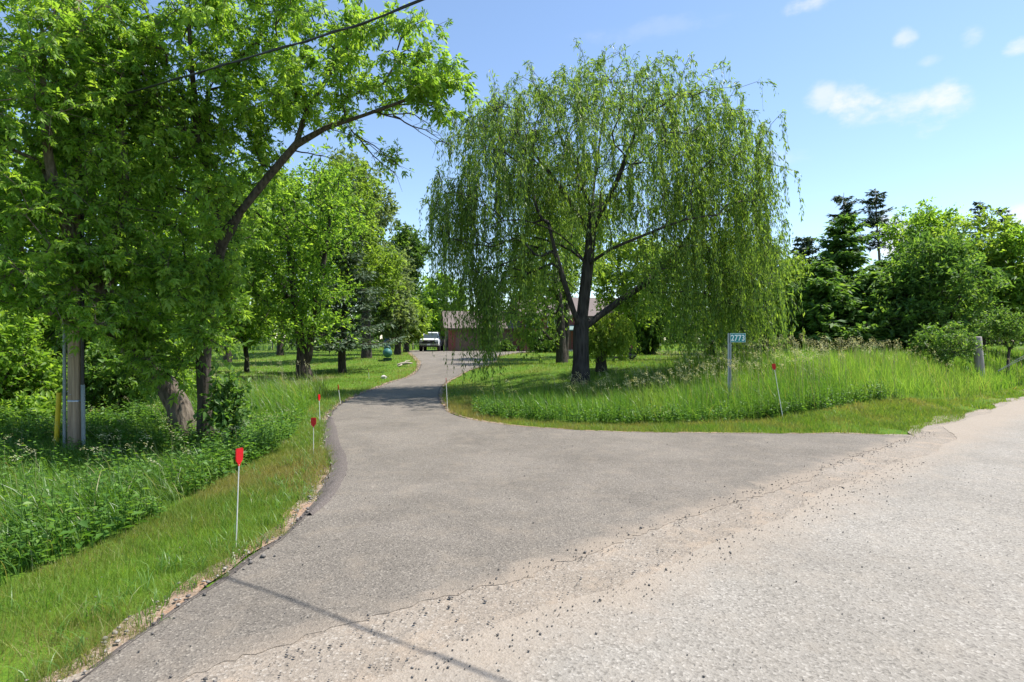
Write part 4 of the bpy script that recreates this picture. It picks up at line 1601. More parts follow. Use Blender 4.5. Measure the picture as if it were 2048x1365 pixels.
def back_willow():
    b = GX(1124, 30)
    Y = 30.0
    tree('willow_tree', 'second dark-stemmed willow between the big willow trunk and the house', 'tree', None, b, [[W(1122, 690, Y), W(1119, 610, Y), W(1104, 500, Y), W(1086, 425, Y)]],
         [E(1085, 635, 55, 65, Y, 1.8, 1.5), E(1040, 640, 35, 50, Y, 1.3), E(1100, 520, 90, 80, Y, 2.4), E(1050, 560, 55, 80, Y, 1.8), E(1130, 430, 80, 60, Y, 2.0)], 240, 'willow', 'bark_dark', r_base=.26, r_tip=.01, twigs=4, per=9,
         leaf=(.17, .055), tw_len=(.3, .9), seed=101, droop=1.3, zlow=1.6, upb=.0, twig_r=0, min_r=.012, tint_mu=.45, zmin=.5)


back_willow()


# ---- trees behind the willow and the house
def behind():
    for i, (px, Yd, lobes, mat, lab, nm) in enumerate([
        (1130, 36, [E(1110, 520, 110, 80, 36, 3), E(1080, 590, 60, 50, 36, 2.5), E(1150, 440, 90, 60, 36, 3)], 'lime', 'bright tree between the willow trunk and the house roof', 'yard_tree'),
        (1255, 40, [E(1260, 540, 100, 75, 40, 3), E(1250, 620, 60, 40, 40, 2.2)], 'lime', 'bright leafy tree seen above the small weeping tree', 'yard_tree'),
        (1420, 32, [E(1420, 560, 110, 95, 32, 3), E(1400, 650, 90, 55, 32, 2.6), E(1330, 560, 60, 80, 33, 2.4)], 'willow', 'second willow standing behind the right curtain of the big willow', 'willow_tree'),
        (1302, 46, [E(1302, 640, 26, 75, 46, 1.4)], 'dark', 'dark narrow tree beside the flower bed', 'narrow_tree'),
        (1500, 46, [E(1500, 580, 90, 110, 46, 3.5)], 'dark', 'dark tree behind the number sign at the lawn end', 'dark_tree'),
        (1600, 27, [E(1600, 590, 42, 75, 27, 1.6), E(1620, 640, 40, 50, 27, 1.4)], 'lime', 'yellow-green young tree right of the big willow', 'young_tree')]):
        b = GX(px, Yd)
        top = max(l[0][2] for l in lobes)
        simple_tree(nm, lab, b, [b + np.array([.1, 0, top * .35]), b + np.array([-.1, .1, top * .8])], lobes, 190, mat, 110 + i, r=.2, leaf=(.0068 * Yd, .0035 * Yd), per=7, group='trees behind the willow', tw=(.4, 1.1), min_r=.02, tint=.5)
    conifer('spruce_tree', 'dark blue spruce behind the number sign', None, GX(1545, 30), 6.2, 2.6, 'spruce', n_whorl=20, per=8, z0=.06, seed=120, droop=.2, needle=(.24, .085), cone=.8, dens=7)


behind()


# ---- the tree belt on the right
def right_belt():
    GR = 'trees in the belt along the right side'
    for i, (px, Yd, lobes, mat, lab, nm, n) in enumerate([
        (1790, 25, [E(1785, 635, 85, 75, 25, 2.2), E(1815, 590, 50, 45, 25, 1.4)], 'cedar', 'dense dark cedar in the middle of the right belt', 'cedar_tree', 250),
        (1880, 24, [E(1880, 590, 90, 110, 24, 2.2), E(1860, 530, 60, 50, 24, 1.5)], 'cedar', 'broad cedar left of the guide post bushes', 'cedar_tree', 250),
        (1960, 27, [E(1960, 500, 75, 75, 27, 2.2), E(1930, 560, 80, 70, 27, 2.2), E(1990, 590, 70, 80, 27, 2.2)], 'lime', 'bright yellow-green maple topping the right belt', 'belt_maple', 300),
        (2060, 25, [E(2055, 540, 75, 100, 25, 2.2), E(2050, 620, 80, 60, 25, 2)], 'maple', 'green maple cut off by the right picture edge', 'belt_maple', 240),
        (1830, 31, [E(1830, 470, 55, 60, 31, 1.8), E(1815, 540, 45, 50, 31, 1.6), E(1870, 460, 45, 40, 31, 1.5)], 'maple', 'slim green tree with feathery top beside the pines', 'slim_tree', 170),
        (1850, 28, [E(1850, 560, 60, 70, 28, 2.0)], 'maple', 'green maple between the cedars and the bright maple', 'belt_maple', 170),
        (2160, 24, [E(2150, 560, 110, 130, 24, 3)], 'maple', 'maple just beyond the right end of the belt', 'belt_maple', 160)]):
        b = GX(px, Yd)
        top = max(l[0][2] for l in lobes)
        simple_tree(nm, lab, b, [b + np.array([.1, 0, top * .35]), b + np.array([-.1, .1, top * .85])], lobes, n, mat, 140 + i, r=.18, leaf=(.19, .095) if mat != 'cedar' else (.22, .085), per=7, group=GR, tw=(.25, .75), min_r=.012,
                    tint=.6, droop=-.25 if mat == 'cedar' else .25, p_out=1.5, zmin=.1)
    def fir(px, Yd, top_py, r0, lab, seed, mat='cedar', ragged=.35):
        b = GX(px, Yd)
        conifer('cedar_tree', lab, GR, b, W(px, top_py, Yd)[2] - b[2], r0, mat, n_whorl=26, per=9, z0=.03, seed=seed, droop=.0, needle=(.30, .13), cone=.6, dens=8, ragged=ragged * .7, r_trunk=.16, up_tip=.3)
    fir(1692, 27, 425, 2.3, 'tall pointed cedar nearest the big willow', 171)
    fir(1645, 25, 520, 1.7, 'shorter pointed cedar close beside the big willow', 172)
    fir(1605, 36, 470, 2.1, 'pointed conifer half hidden behind the big willow edge', 173, 'spruce')
    fir(1735, 25, 545, 1.8, 'squat cedar beneath the bare pine trunk', 174)
    fir(1585, 31, 560, 1.9, 'dark cedar tucked against the right curtain of the big willow', 175)
    fir(1660, 32, 500, 2.1, 'full cedar between the two pointed cedars', 176)
    fir(1770, 29, 520, 2.2, 'pointed cedar right of the bare pine trunk', 177)
    # pines with bare trunks and flat tufts
    def pine(px, Yd, top_py, lab, seed, fol=.42, wid=1.6):
        b = GX(px, Yd)
        top = W(px, top_py, Yd)[2]
        conifer('pine_tree', lab, 'tall pines over the right belt', b, top - b[2], wid, 'pine', n_whorl=20, per=4, z0=1 - fol, seed=seed, droop=-.05, needle=(.28, .075), cone=.5, dens=15, ragged=.6, r_trunk=.17, up_tip=.25, barkmat='bark')
    pine(1755, 38, 378, 'tall pine with bare trunk standing clear above the cedars', 151, .36, 1.9)
    pine(1690, 36, 385, 'ragged pine top rising behind the tall pointed cedar', 152, .45, 1.7)
    pine(1958, 44, 400, 'spiky conifer top behind the bright maple', 154, .4, 1.4)
    pine(2005, 46, 415, 'blunt conifer top at the upper right of the belt', 155, .4, 1.6)
    for i, (px, py, rx, ry, Yd, lab, mat) in enumerate([(1890, 690, 62, 40, 18.6, 'pale green bush left of the guide post', 'shrub'), (2015, 655, 62, 38, 20.5, 'rounded bush right of the guide post', 'shrub'),]):
        shrub('bush', lab, 'bushes along the right bank', [E(px, py, rx, ry, Yd, rx / F * Yd * .8)], 80, mat, leaf=(.085, .045), seed=160 + i, tint_mu=.6)


right_belt()


def house_bushes():
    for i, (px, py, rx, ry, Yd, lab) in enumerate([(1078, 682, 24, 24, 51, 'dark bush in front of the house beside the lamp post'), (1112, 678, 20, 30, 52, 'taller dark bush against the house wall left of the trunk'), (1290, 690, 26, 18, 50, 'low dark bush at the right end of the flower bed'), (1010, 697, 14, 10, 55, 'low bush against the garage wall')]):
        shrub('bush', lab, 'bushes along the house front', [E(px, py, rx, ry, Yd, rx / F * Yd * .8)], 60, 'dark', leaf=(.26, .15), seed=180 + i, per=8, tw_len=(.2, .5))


house_bushes()


def far_wood():
    """closed wood far beyond the fields: reads as one mass"""
    g = np.random.default_rng(77)
    cg = Geo(); tk = Geo()
    n = 150
    X = np.concatenate([np.linspace(-130, 130, 90), np.linspace(-100, 100, 60)]) + g.normal(0, 1.5, n)
    Yc = 108 + g.normal(0, 6, n) + 10 * np.abs(X) / 150
    for x, y in zip(X, Yc):
        h = g.uniform(6.5, 10.5)
        z0 = float(hgt(x, y))
        tubes(tk, [(x, y, z0 - .2), (x + .2, y, z0 + h * .7)], [.25, .06], 5)
        m = 280
        d = rand_unit(m, g)
        lob = np.column_stack([g.normal(0, 1.6, 5) + x, g.normal(0, 1.6, 5) + y, z0 + h * np.array([.12, .25, .42, .55, .66])])
        k = g.integers(0, 5, m)
        p = lob[k] + d * np.array([2.3, 2.3, h * .28]) * (g.uniform(.6, 1.05, (m, 1)))
        ln = g.uniform(.6, 1.25, m)
        leaves(cg, p, rand_unit(m, g), nrm(np.array([0, -.2, 1.]) + g.normal(0, .6, (m, 3))), ln, ln * .6, np.clip(g.normal(.42, .2, m), 0, 1))
    o = cg.build('distant_wood', MT['dark'])
    tag(o, 'distant dark wood closing the view beyond the lawn and fields', 'wood', kind='stuff')
    tk.build('trunks', MT['bark_dark'], o)


far_wood()
# ------------------------------------------------------------------ utility pole, cable, guard tube
def utility_pole():
    b = GX(151, 8.9)
    root = empty('utility_pole', b)
    tag(root, 'weathered wooden utility pole with grey conduits in tall grass', 'pole')
    M = Mat('weathered_pole_wood')
    mp = M.n('ShaderNodeMapping'); mp.inputs['Scale'].default_value = (40, 40, 1.2)
    M.l(M.pos(), mp.inputs['Vector'])
    n = M.noise(1.0, 6, .65, mp.outputs[0])
    n2 = M.noise(2.5, 4, .6)
    c = M.ramp(n, [(.3, (.15, .10, .062)), (.55, (.33, .235, .155)), (.75, (.45, .34, .235))])
    M.col(M.mix(M.rng(n2, .45, .7, 0, .5), c, (.22, .165, .12)))
    M.set(Roughness=.9)
    M.bump(n, .7, .02)
    grey = plain('grey_conduit_plastic', (.21, .235, .23), .55)
    black = plain('black_cable_sheath', (.012, .012, .013), .45)
    steel = plain('galvanised_steel', (.38, .39, .40), .4, .7)
    x, y, z = b
    H = 9.5
    g = Geo()
    zz = np.linspace(-.15, H, 16)
    tubes(g, np.column_stack([x + .0 * zz, y + 0 * zz, z + zz]), .103 - .003 * zz, 20)
    g.build('shaft', M.m, root, True)
    def tube(name, pts, r, mat):
        gg = Geo()
        tubes(gg, np.array(pts), np.full(len(pts), r), 10)
        return gg.build(name, mat, root, True)
    # conduit on the left, moulding behind it, black riser and grey guard on the right
    tube('conduit', [(x - .125, y - .06, z - .1), (x - .125, y - .06, z + 2.5), (x - .12, y - .06, z + 4.4)], .024, grey)
    box('conduit_channel', (x - .075, y - .088, z + 2.1), (.028, .02, 4.2), plain('pale_channel', (.30, .30, .28), .5), None).parent = root
    bpy.context.view_layer.update()
    ch = root.children[-1]
    ch.matrix_parent_inverse = Matrix.Translation(-Vector(root.location))
    tube('cable_riser', [(x + .135, y - .03, z + .9), (x + .13, y - .03, z + 3), (x + .12, y - .03, z + 6.5)], .026, black)
    tube('cable_guard', [(x + .165, y - .05, z - .1), (x + .155, y - .045, z + .5), (x + .145, y - .04, z + .98)], .029, grey)
    for zh in (.72, 2.9):
        gg = Geo()
        tubes(gg, np.array([(x, y, z + zh), (x, y, z + zh + .028)]), np.array([.106, .106]), 20)
        gg.build('strap', steel, root)
    for k in range(8):
        gg = Geo()
        a = -1.57 + rng.normal(0, .5)
        zh = rng.uniform(.2, 2.2)
        px_, py_ = x + math.cos(a) * .101, y + math.sin(a) * .101
        tubes(gg, np.array([(px_, py_, z + zh), (px_ + math.cos(a) * .012, py_ + math.sin(a) * .012, z + zh)]), np.array([.006, .008]), 6)
        gg.build('nail', steel, root)
    return b


pole_b = utility_pole()


def overhead_cable():
    black = plain('overhead_cable_black', (.02, .02, .022), .5)
    a = np.array([pole_b[0] + .1, pole_b[1] - .02, CAMZ + 3.65])
    m1 = W(510, 112, 6.5); m2 = W(645, 72, 5.87); m3 = W(855, -4, 5.13)
    d = m3 - m2
    e = m3 + d * 3.2 + np.array([0, 0, .25])
    e2 = e + (e - m3) * 2.2 + np.array([0, 0, .9])
    pts = catmull([a, m1, m2, m3, e, e2], .15)
    g = Geo()
    tubes(g, pts, np.full(len(pts), .010), 6)
    # lashed second strand
    off = np.column_stack([np.zeros(len(pts)), np.cos(np.arange(len(pts)) * .9) * .013, np.sin(np.arange(len(pts)) * .9) * .013])
    tubes(g, pts + off, np.full(len(pts), .006), 5)
    o = g.build('overhead_cable', black, None, True)
    tag(o, 'twisted black overhead service cable crossing the maple crown', 'cable')


overhead_cable()


def guard_tube():
    b = GX(112, 9.0)
    M = plain('yellow_guard_plastic', (.62, .47, .02), .45)
    bm = bmesh.new()
    top = W(118, 786, 9.0)
    a = Vector(b) - Vector((0, 0, .1)); t = Vector(top)
    bm_cyl(bm, a, t, .034, seg=14, cap=False)
    bm_cyl(bm, a, t, .027, seg=14, cap=False)
    o = bm_obj('guard_tube', bm, M, None, True)
    tag(o, 'yellow plastic guy wire guard tube standing left of the utility pole', 'tube')


guard_tube()


# ------------------------------------------------------------------ driveway markers
def markers():
    red = Mat('red_reflector_plastic')
    v = red.voro(240, 'Distance', vec=red.obj())
    red.col(red.ramp(v, [(.0, (.62, .006, .012)), (.6, (.50, .004, .010))]))
    red.set(Roughness=.28)
    red.bump(v, .25, .002)
    white = plain('white_fibreglass_rod', (.68, .66, .60), .5)
    bmr = bmesh.new()
    # plate: tall rounded shape narrowing to the rod, with a raised rim
    out = [(-.033, .03), (-.036, .055), (-.036, .112), (-.030, .124), (.030, .124), (.036, .112), (.036, .055), (.033, .03), (.012, .006), (.006, -.012), (-.006, -.012), (-.012, .006)]
    f = bmr.faces.new([bmr.verts.new((x, -.005, z)) for x, z in out])
    r = bmesh.ops.extrude_face_region(bmr, geom=[f])
    bmesh.ops.translate(bmr, vec=(0, .010, 0), verts=[e for e in r['geom'] if isinstance(e, bmesh.types.BMVert)])
    ins = bmesh.ops.inset_region(bmr, faces=[x for x in bmr.faces if len(x.verts) == 12], thickness=.006, depth=-.0015)
    plate = bpy.data.meshes.new('reflector')
    bmesh.ops.recalc_face_normals(bmr, faces=bmr.faces)
    bmr.to_mesh(plate); bmr.free(); plate.materials.append(red.m)
    bms = bmesh.new()
    bm_cyl(bms, (0, 0, -.1), (0, 0, 1.0), .0050, .0042, seg=8)
    stake = bpy.data.meshes.new('stake')
    bms.to_mesh(stake); bms.free(); stake.materials.append(white)
    spec = [((472, 1096), 897, 479, 'nearest red reflector on white rod beside the left driveway edge', -.3, 1.0),
            ((627, 912), 836, 627, 'second red reflector rod along the left driveway edge at the bend', .1, 1.0),
            ((640, 850), 789, 638, 'third red reflector rod along the left edge, before the tall clump', -.2, 1.0),
            ((681, 808), 770, 676, 'fourth red reflector rod, leaning, along the left driveway edge', .6, 1.0),
            ((738, 758), 739, 737, 'small dark red reflector rod far up the lawn', .3, 1.0),
            ((895, 820), 756, 892, 'single red reflector rod at the right bend below the willow', .2, 1.0),
            ((1566, 838), 728, 1547, 'orange-red reflector on a leaning rod right of the number sign', 1.1, 1.0)]
    for (bp, tpy, tpx, lab, yaw, sc) in spec:
        b = G(*bp)
        t = W(tpx, tpy, b[1])
        root = empty('driveway_marker', b)
        tag(root, lab, 'marker', 'red driveway markers')
        L = np.linalg.norm(t - b) - .124
        d = Vector(t - b).normalized()
        q = d.to_track_quat('Z', 'Y')
        s = bpy.data.objects.new('stake', stake); COL.objects.link(s); s.parent = root
        s.rotation_mode = 'QUATERNION'; s.rotation_quaternion = q; s.scale = (1 if b[1] < 8 else 1.6, 1 if b[1] < 8 else 1.6, max(L, .2))
        p = bpy.data.objects.new('reflector', plate); COL.objects.link(p); p.parent = root
        p.location = d * L
        p.rotation_mode = 'QUATERNION'
        p.rotation_quaternion = q @ Matrix.Rotation(yaw, 3, 'Z').to_quaternion()


markers()


# ------------------------------------------------------------------ house number sign
def number_sign():
    Y = 13.2
    b = GX(1458, Y)
    top = W(1458, 667, Y)
    root = empty('number_sign', b)
    tag(root, 'teal house number sign 2773 on a grey steel post in tall grass', 'sign')
    steel = plain('galvanised_post', (.30, .33, .35), .45, .6)
    teal = plain('teal_sign_face', (.008, .23, .225), .5, var=.06)
    white = plain('white_reflective', (.82, .84, .82), .4, var=.03)
    h = top[2] - b[2]
    bm = bmesh.new()
    # flanged channel post
    bm_box(bm, (0, 0, h / 2 - .1), (.030, .012, h + .2))
    bm_box(bm, (-.022, -.011, h / 2 - .1), (.012, .03, h + .2)); bm_box(bm, (.022, -.011, h / 2 - .1), (.012, .03, h + .2))
    bm_box(bm, (-.034, -.028, h / 2 - .1), (.016, .004, h + .2)); bm_box(bm, (.034, -.028, h / 2 - .1), (.016, .004, h + .2))
    bm_obj('post', bm, steel, root)
    pw, ph = 31 / F * Y, 18 / F * Y
    px0 = .012
    plate = box('plate', (px0 + pw / 2, -.036, h - ph / 2), (pw, .004, ph), teal, root)
    bm = bmesh.new()
    e = .006
    for (cx_, cz_, sx_, sz_) in ((px0 + pw / 2, h - .006, pw - .006, e), (px0 + pw / 2, h - ph + .006, pw - .006, e), (px0 + .006, h - ph / 2, e, ph - .018), (px0 + pw - .006, h - ph / 2, e, ph - .018)):
        bm_box(bm, (cx_, -.0392, cz_), (sx_, .0015, sz_))
    bm_obj('border', bm, white, plate)
    for i, ch in enumerate('2773'):
        cu = bpy.data.curves.new('digit', 'FONT')
        cu.body = ch
        cu.size = ph * .92
        cu.align_x = 'CENTER'
        cu.offset = ph * .018
        cu.extrude = .0006
        cu.fill_mode = 'BOTH'
        tmp = bpy.data.objects.new('digit', cu)
        COL.objects.link(tmp)
        bpy.context.view_layer.update()
        me = bpy.data.meshes.new_from_object(tmp.evaluated_get(bpy.context.evaluated_depsgraph_get()))
        bpy.data.objects.remove(tmp)
        me.materials.clear(); me.materials.append(white)
        d = bpy.data.objects.new('digit', me)
        COL.objects.link(d); d.parent = plate
        d.rotation_euler = (R(90), 0, 0)
        d.location = (px0 + pw * (.155 + .228 * i), -.0405, h - ph * .82)
        d.scale = (.82, 1.0, 1)
    for zz in (h - .03, h - ph + .03):
        bmx = bmesh.new()
        bm_cyl(bmx, (px0 + .012, -.038, zz), (px0 + .012, -.044, zz), .006, seg=8)
        bm_obj('bolt', bmx, steel, root)


number_sign()


# ------------------------------------------------------------------ guide post and cable on the right bank
def guide_post():
    s_ = 1.0
    Y = 18.4
    b = GX(1962, Y)
    top = W(1954, 674, Y)
    root = empty('guide_post', b)
    tag(root, 'leaning weathered grey wooden guide rail post in the grass bank', 'post')
    M = Mat('grey_post_wood')
    mp = M.n('ShaderNodeMapping'); mp.inputs['Scale'].default_value = (30, 30, 2)
    M.l(M.pos(), mp.inputs['Vector'])
    n = M.noise(1.0, 6, .65, mp.outputs[0])
    M.col(M.ramp(n, [(.3, (.20, .175, .155)), (.7, (.37, .335, .305))]))
    M.set(Roughness=.9)
    M.bump(n, .5, .02)
    g = Geo()
    d = top - b
    pts = np.array([b * 0 - np.array([0, 0, .15]), d * .5, d * .985, d])
    tubes(g, pts + b, [.132, .128, .125, .11], 18)
    g.build('shaft', M.m, root, True)
    steel = plain('galvanised_strand', (.26, .28, .27), .5, .3)
    # two slack strands running up to the right
    a = W(1996, 742, 17.2); m = W(2048, 712, 17.0); e = W(2140, 668, 16.8)
    g = Geo()
    for o_ in (0, .07):
        pts = catmull([a + np.array([0, 0, -o_ * .3]), (a + m) / 2 + np.array([0, 0, -o_ * .6]), m + np.array([0, 0, -o_]), e + np.array([0, 0, -o_])], .15)
        tubes(g, pts, np.full(len(pts), .008), 6)
    o = g.build('guide_rail_cable', steel, None, True)
    tag(o, 'slack grey guide rail cables dropping into the grass at the right edge', 'cable')


guide_post()


# ------------------------------------------------------------------ white pickup
def pickup():
    Y = 58.0
    b = GX(863.5, Y)
    b[2] += .022
    yaw = R(2.0)
    root = empty('pickup_truck', b, yaw)
    tag(root, 'white pickup truck with dark grille parked facing down the driveway', 'truck')
    white = plain('white_car_paint', (.80, .81, .82), .25, var=.02, spec=.6)
    dark = plain('black_plastic', (.018, .018, .02), .4)
    chrome = plain('dull_chrome', (.45, .46, .48), .25, .9)
    rubber = plain('tyre_rubber', (.018, .018, .018), .85)
    glass = Mat('windscreen_glass'); glass.col((.045, .06, .06)); glass.set(Roughness=.06); glass.b.inputs['Specular IOR Level'].default_value = .9
    lampm = plain('headlamp_lens', (.50, .53, .55), .12, var=.1, spec=.8)
    def loft(name, secs, mat, bevel=0.0):
        """secs: (y, half width bottom, half width top, z bottom, z top) rings along the length"""
        bm = bmesh.new()
        rings = []
        for (y, wb, wt, z0, z1) in secs:
            rings.append([bm.verts.new(v) for v in ((-wb, y, z0), (wb, y, z0), (wt, y, z1), (-wt, y, z1))])
        for a, c in zip(rings, rings[1:]):
            for k in range(4):
                bm.faces.new((a[k], a[(k + 1) % 4], c[(k + 1) % 4], c[k]))
        bm.faces.new(rings[0][::-1]); bm.faces.new(rings[-1])
        if bevel:
            bmesh.ops.bevel(bm, geom=bm.edges[:], offset=bevel, segments=2, affect='EDGES')
        return bm_obj(name, bm, mat, root)
    # nose at -y
    loft('body', [(-2.72, .93, .90, .62, 1.08), (-2.62, .98, .94, .55, 1.14), (-1.2, .99, .95, .50, 1.17), (2.9, .99, .96, .52, 1.14)], white, .03)
    loft('bonnet', [(-2.70, .84, .78, 1.07, 1.10), (-2.5, .92, .84, 1.09, 1.20), (-1.25, .93, .86, 1.13, 1.27)], white, .03)
    loft('cab', [(-1.30, .90, .88, 1.12, 1.15), (-.55, .90, .70, 1.14, 1.86), (-.3, .90, .70, 1.14, 1.90), (.95, .90, .71, 1.14, 1.88), (1.15, .90, .74, 1.13, 1.80)], white, .03)
    # windscreen lies on the sloping front of the cab
    def quad(name, pts, mat):
        bm = bmesh.new()
        f = bm.faces.new([bm.verts.new(p) for p in pts])
        r = bmesh.ops.extrude_face_region(bm, geom=[f])
        nn = Vector(f.normal)
        f.normal_update()
        bmesh.ops.translate(bm, vec=f.normal * -.012, verts=[v for v in r['geom'] if isinstance(v, bmesh.types.BMVert)])
        return bm_obj(name, bm, mat, root)
    quad('windscreen', [(-.80, -1.255, 1.235), (.80, -1.255, 1.235), (.64, -.645, 1.80), (-.64, -.645, 1.80)], glass.m)
    for s in (-1, 1):
        quad('side_window', [(s * .915, -.95, 1.24), (s * .90, .9, 1.24), (s * .75, .75, 1.78), (s * .765, -.48, 1.78)], glass.m)
        # mirrors on short arms
        m = box('mirror', (s * 1.13, -.90, 1.36), (.24, .12, .20), dark, root, .02)
        box('mirror_arm', (s * .98, -.88, 1.30), (.14, .05, .05), dark, root)
        box('headlamp', (s * .76, -2.735, .98), (.36, .06, .14), lampm, root, .015)
        box('running_lamp', (s * .80, -2.745, .80), (.24, .05, .045), lampm, root, .01)
        for yy in (-1.75, 1.85):
            arch = bmesh.new()
            bm_cyl(arch, (s * .86, yy, .44), (s * 1.003, yy, .44), .50, seg=20)
            bm_obj('wheel_arch', arch, dark, root)
            w = bmesh.new()
            bm_cyl(w, (s * .74, yy, .40), (s * 1.02, yy, .40), .40, seg=24)
            bmesh.ops.bevel(w, geom=[e for e in w.edges if len(e.link_faces) == 2 and any(len(f.verts) > 4 for f in e.link_faces)], offset=.03, segments=2, affect='EDGES')
            wo = bm_obj('wheel', w, rubber, root)
            r = bmesh.new()
            bm_cyl(r, (s * 1.015, yy, .40), (s * 1.03, yy, .40), .24, seg=16)
            bm_obj('rim', r, chrome, wo)
    gr = box('grille', (0, -2.74, .95), (1.12, .06, .30), dark, root, .02)
    box('grille_panel', (0, -2.728, .90), (1.84, .035, .36), dark, root)
    for zz in (.88, .96, 1.04):
        box('grille_bar', (0, -2.775, zz), (1.06, .015, .018), plain('grille_bar_grey', (.06, .06, .065), .4), gr)
    box('badge', (0, -2.79, .97), (.26, .02, .075), chrome, gr, .008)
    box('bumper', (0, -2.79, .66), (1.92, .16, .17), chrome, root, .03)
    box('air_dam', (0, -2.72, .50), (1.70, .10, .16), dark, root, .02)
    box('licence_plate', (0, -2.878, .655), (.31, .008, .15), plain('plate_white', (.7, .72, .74), .4), root)
    box('bed_rail', (0, 2.05, 1.165), (1.9, 1.7, .05), dark, root)


pickup()


# ------------------------------------------------------------------ house
def house():
    b = GX(897, 57.0)
    yaw = R(10.0)
    root = empty('brick_house', b, yaw)
    tag(root, 'red brick house with brown roof and garage wing behind the willow', 'house')
    M = Mat('red_brick')
    br = M.n('ShaderNodeTexBrick')
    br.inputs['Color1'].default_value = (.20, .045, .034, 1); br.inputs['Color2'].default_value = (.26, .065, .048, 1); br.inputs['Mortar'].default_value = (.30, .26, .23, 1)
    br.inputs['Scale'].default_value = 4.5; br.inputs['Mortar Size'].default_value = .012
    mp = M.n('ShaderNodeMapping'); mp.inputs['Rotation'].default_value = (R(90), 0, 0)
    M.l(M.obj(), mp.inputs['Vector']); M.l(mp.outputs[0], br.inputs['Vector'])
    M.col(br.outputs['Color']); M.set(Roughness=.9)
    S = Mat('brown_shingles')
    n = S.noise(1.4, 5, .6, S.obj()); n2 = S.noise(14, 3, .6, S.obj())
    wv = S.n('ShaderNodeTexWave', Scale=3.4); wv.bands_direction = 'Z'
    S.l(S.obj(), wv.inputs['Vector'])
    c = S.ramp(n2, [(.3, (.115, .090, .080)), (.7, (.20, .160, .142))])
    c = S.mix(S.rng(wv.outputs['Fac'], .0, .2, .35, 0), c, (.10, .07, .06))
    S.col(c); S.set(Roughness=.9)
    trim = plain('white_trim', (.62, .63, .62), .5)
    brown = plain('brown_fascia', (.09, .055, .04), .6)
    glass = plain('dark_window_glass', (.03, .04, .045), .08, spec=.8)
    door = plain('garage_door_paint', (.16, .10, .075), .5)
    siding = plain('grey_green_siding', (.34, .38, .36), .6)
    def block(x0, x1, y0, y1, z1, ridge, over=.45, gable_mat=None):
        """walls and a gable roof with the ridge along x; returns wall and roof"""
        bm = bmesh.new()
        bm_box(bm, ((x0 + x1) / 2, (y0 + y1) / 2, z1 / 2 - .1), (x1 - x0, y1 - y0, z1 + .2))
        ym = (y0 + y1) / 2
        for x in (x0 + .002, x1 - .002):
            f = bm.faces.new([bm.verts.new(v) for v in ((x, y0, z1), (x, y1, z1), (x, ym, ridge - .12))])
        w = bm_obj('wall', bm, M.m, root)
        bm = bmesh.new()
        sl = (ridge - z1) / (ym - y0)
        ze = z1 - over * sl
        th = .16
        prof = [(y0 - over, ze), (ym, ridge), (y1 + over, ze), (y1 + over, ze - th), (ym, ridge - th), (y0 - over, ze - th)]
        A = [bm.verts.new((x0 - over, p[0], p[1] + .06)) for p in prof]; B = [bm.verts.new((x1 + over, p[0], p[1] + .06)) for p in prof]
        for k in range(6):
            bm.faces.new((A[k], A[(k + 1) % 6], B[(k + 1) % 6], B[k]))
        bm.faces.new((A[0], A[1], A[4], A[5])); bm.faces.new((A[1], A[2], A[3], A[4]))
        bm.faces.new((B[0], B[1], B[4], B[5])); bm.faces.new((B[1], B[2], B[3], B[4]))
        r = bm_obj('roof', bm, S.m, root)
        # fascia boards along the front eave
        box('fascia', ((x0 + x1) / 2, y0 - over - .02, ze + .01), (x1 - x0 + 2 * over, .03, .17), brown, r)
        # bargeboards on the near gable
        for (ya, za, yb, zb) in ((y0 - over, ze, ym, ridge), (y1 + over, ze, ym, ridge)):
            bmb = bmesh.new()
            P4 = [(x0 - over - .025, ya, za + .08), (x0 - over - .025, yb, zb + .08), (x0 - over - .025, yb, zb - .14), (x0 - over - .025, ya, za - .14)]
            f = bmb.faces.new([bmb.verts.new(p) for p in P4])
            rr = bmesh.ops.extrude_face_region(bmb, geom=[f])
            bmesh.ops.translate(bmb, vec=(.022, 0, 0), verts=[v for v in rr['geom'] if isinstance(v, bmesh.types.BMVert)])
            bm_obj('bargeboard', bmb, brown, r)
        return w, r
    # garage wing
    w, r = block(0, 7.4, 0, 6.6, 2.45, 4.15)
    for k in range(2):
        cx_ = 2.0 + 3.3 * k
        d = box('garage_door', (cx_, -.03, 1.08), (2.6, .05, 2.16), door, root)
        for j in range(4):
            for i in range(4):
                box('door_panel', (cx_ - .96 + .64 * i, -.062, .30 + .52 * j), (.54, .016, .40), door, d)
        box('door_lintel', (cx_, -.012, 2.25), (2.9, .03, .16), trim, d)
    # two-storey main block
    w, r = block(7.45, 19.5, -1.2, 7.4, 3.7, 5.75)
    box('chimney', (13.0, 3.6, 5.9), (.8, .6, 1.5), M.m, r)
    box('siding_panel', (8.4, -1.222, 3.05), (1.6, .04, 1.2), siding, root)
    for (x, z, wd, ht) in ((8.05, 3.0, .5, .85), (10.6, 1.5, 1.5, 1.2), (10.6, 3.0, 1.3, .9), (16.6, 1.5, 1.6, 1.2), (16.6, 3.0, 1.3, .9), (13.6, 3.0, 1.3, .9)):
        f = box('window', (x, -1.25, z), (wd + .16, .06, ht + .16), trim, root)
        box('pane', (x, -1.285, z), (wd, .015, ht), glass, f)
        box('sill', (x, -1.30, z - ht / 2 - .10), (wd + .26, .14, .05), trim, f)
        box('mullion', (x, -1.30, z), (.04, .012, ht), trim, f)
    fd = box('front_door', (13.4, -1.24, 1.05), (.95, .05, 2.1), plain('door_red', (.25, .03, .03), .4), root)
    box('door_handle', (13.75, -1.28, 1.05), (.04, .04, .14), trim, fd)
    # lean-to porch roof with posts
    bm = bmesh.new()
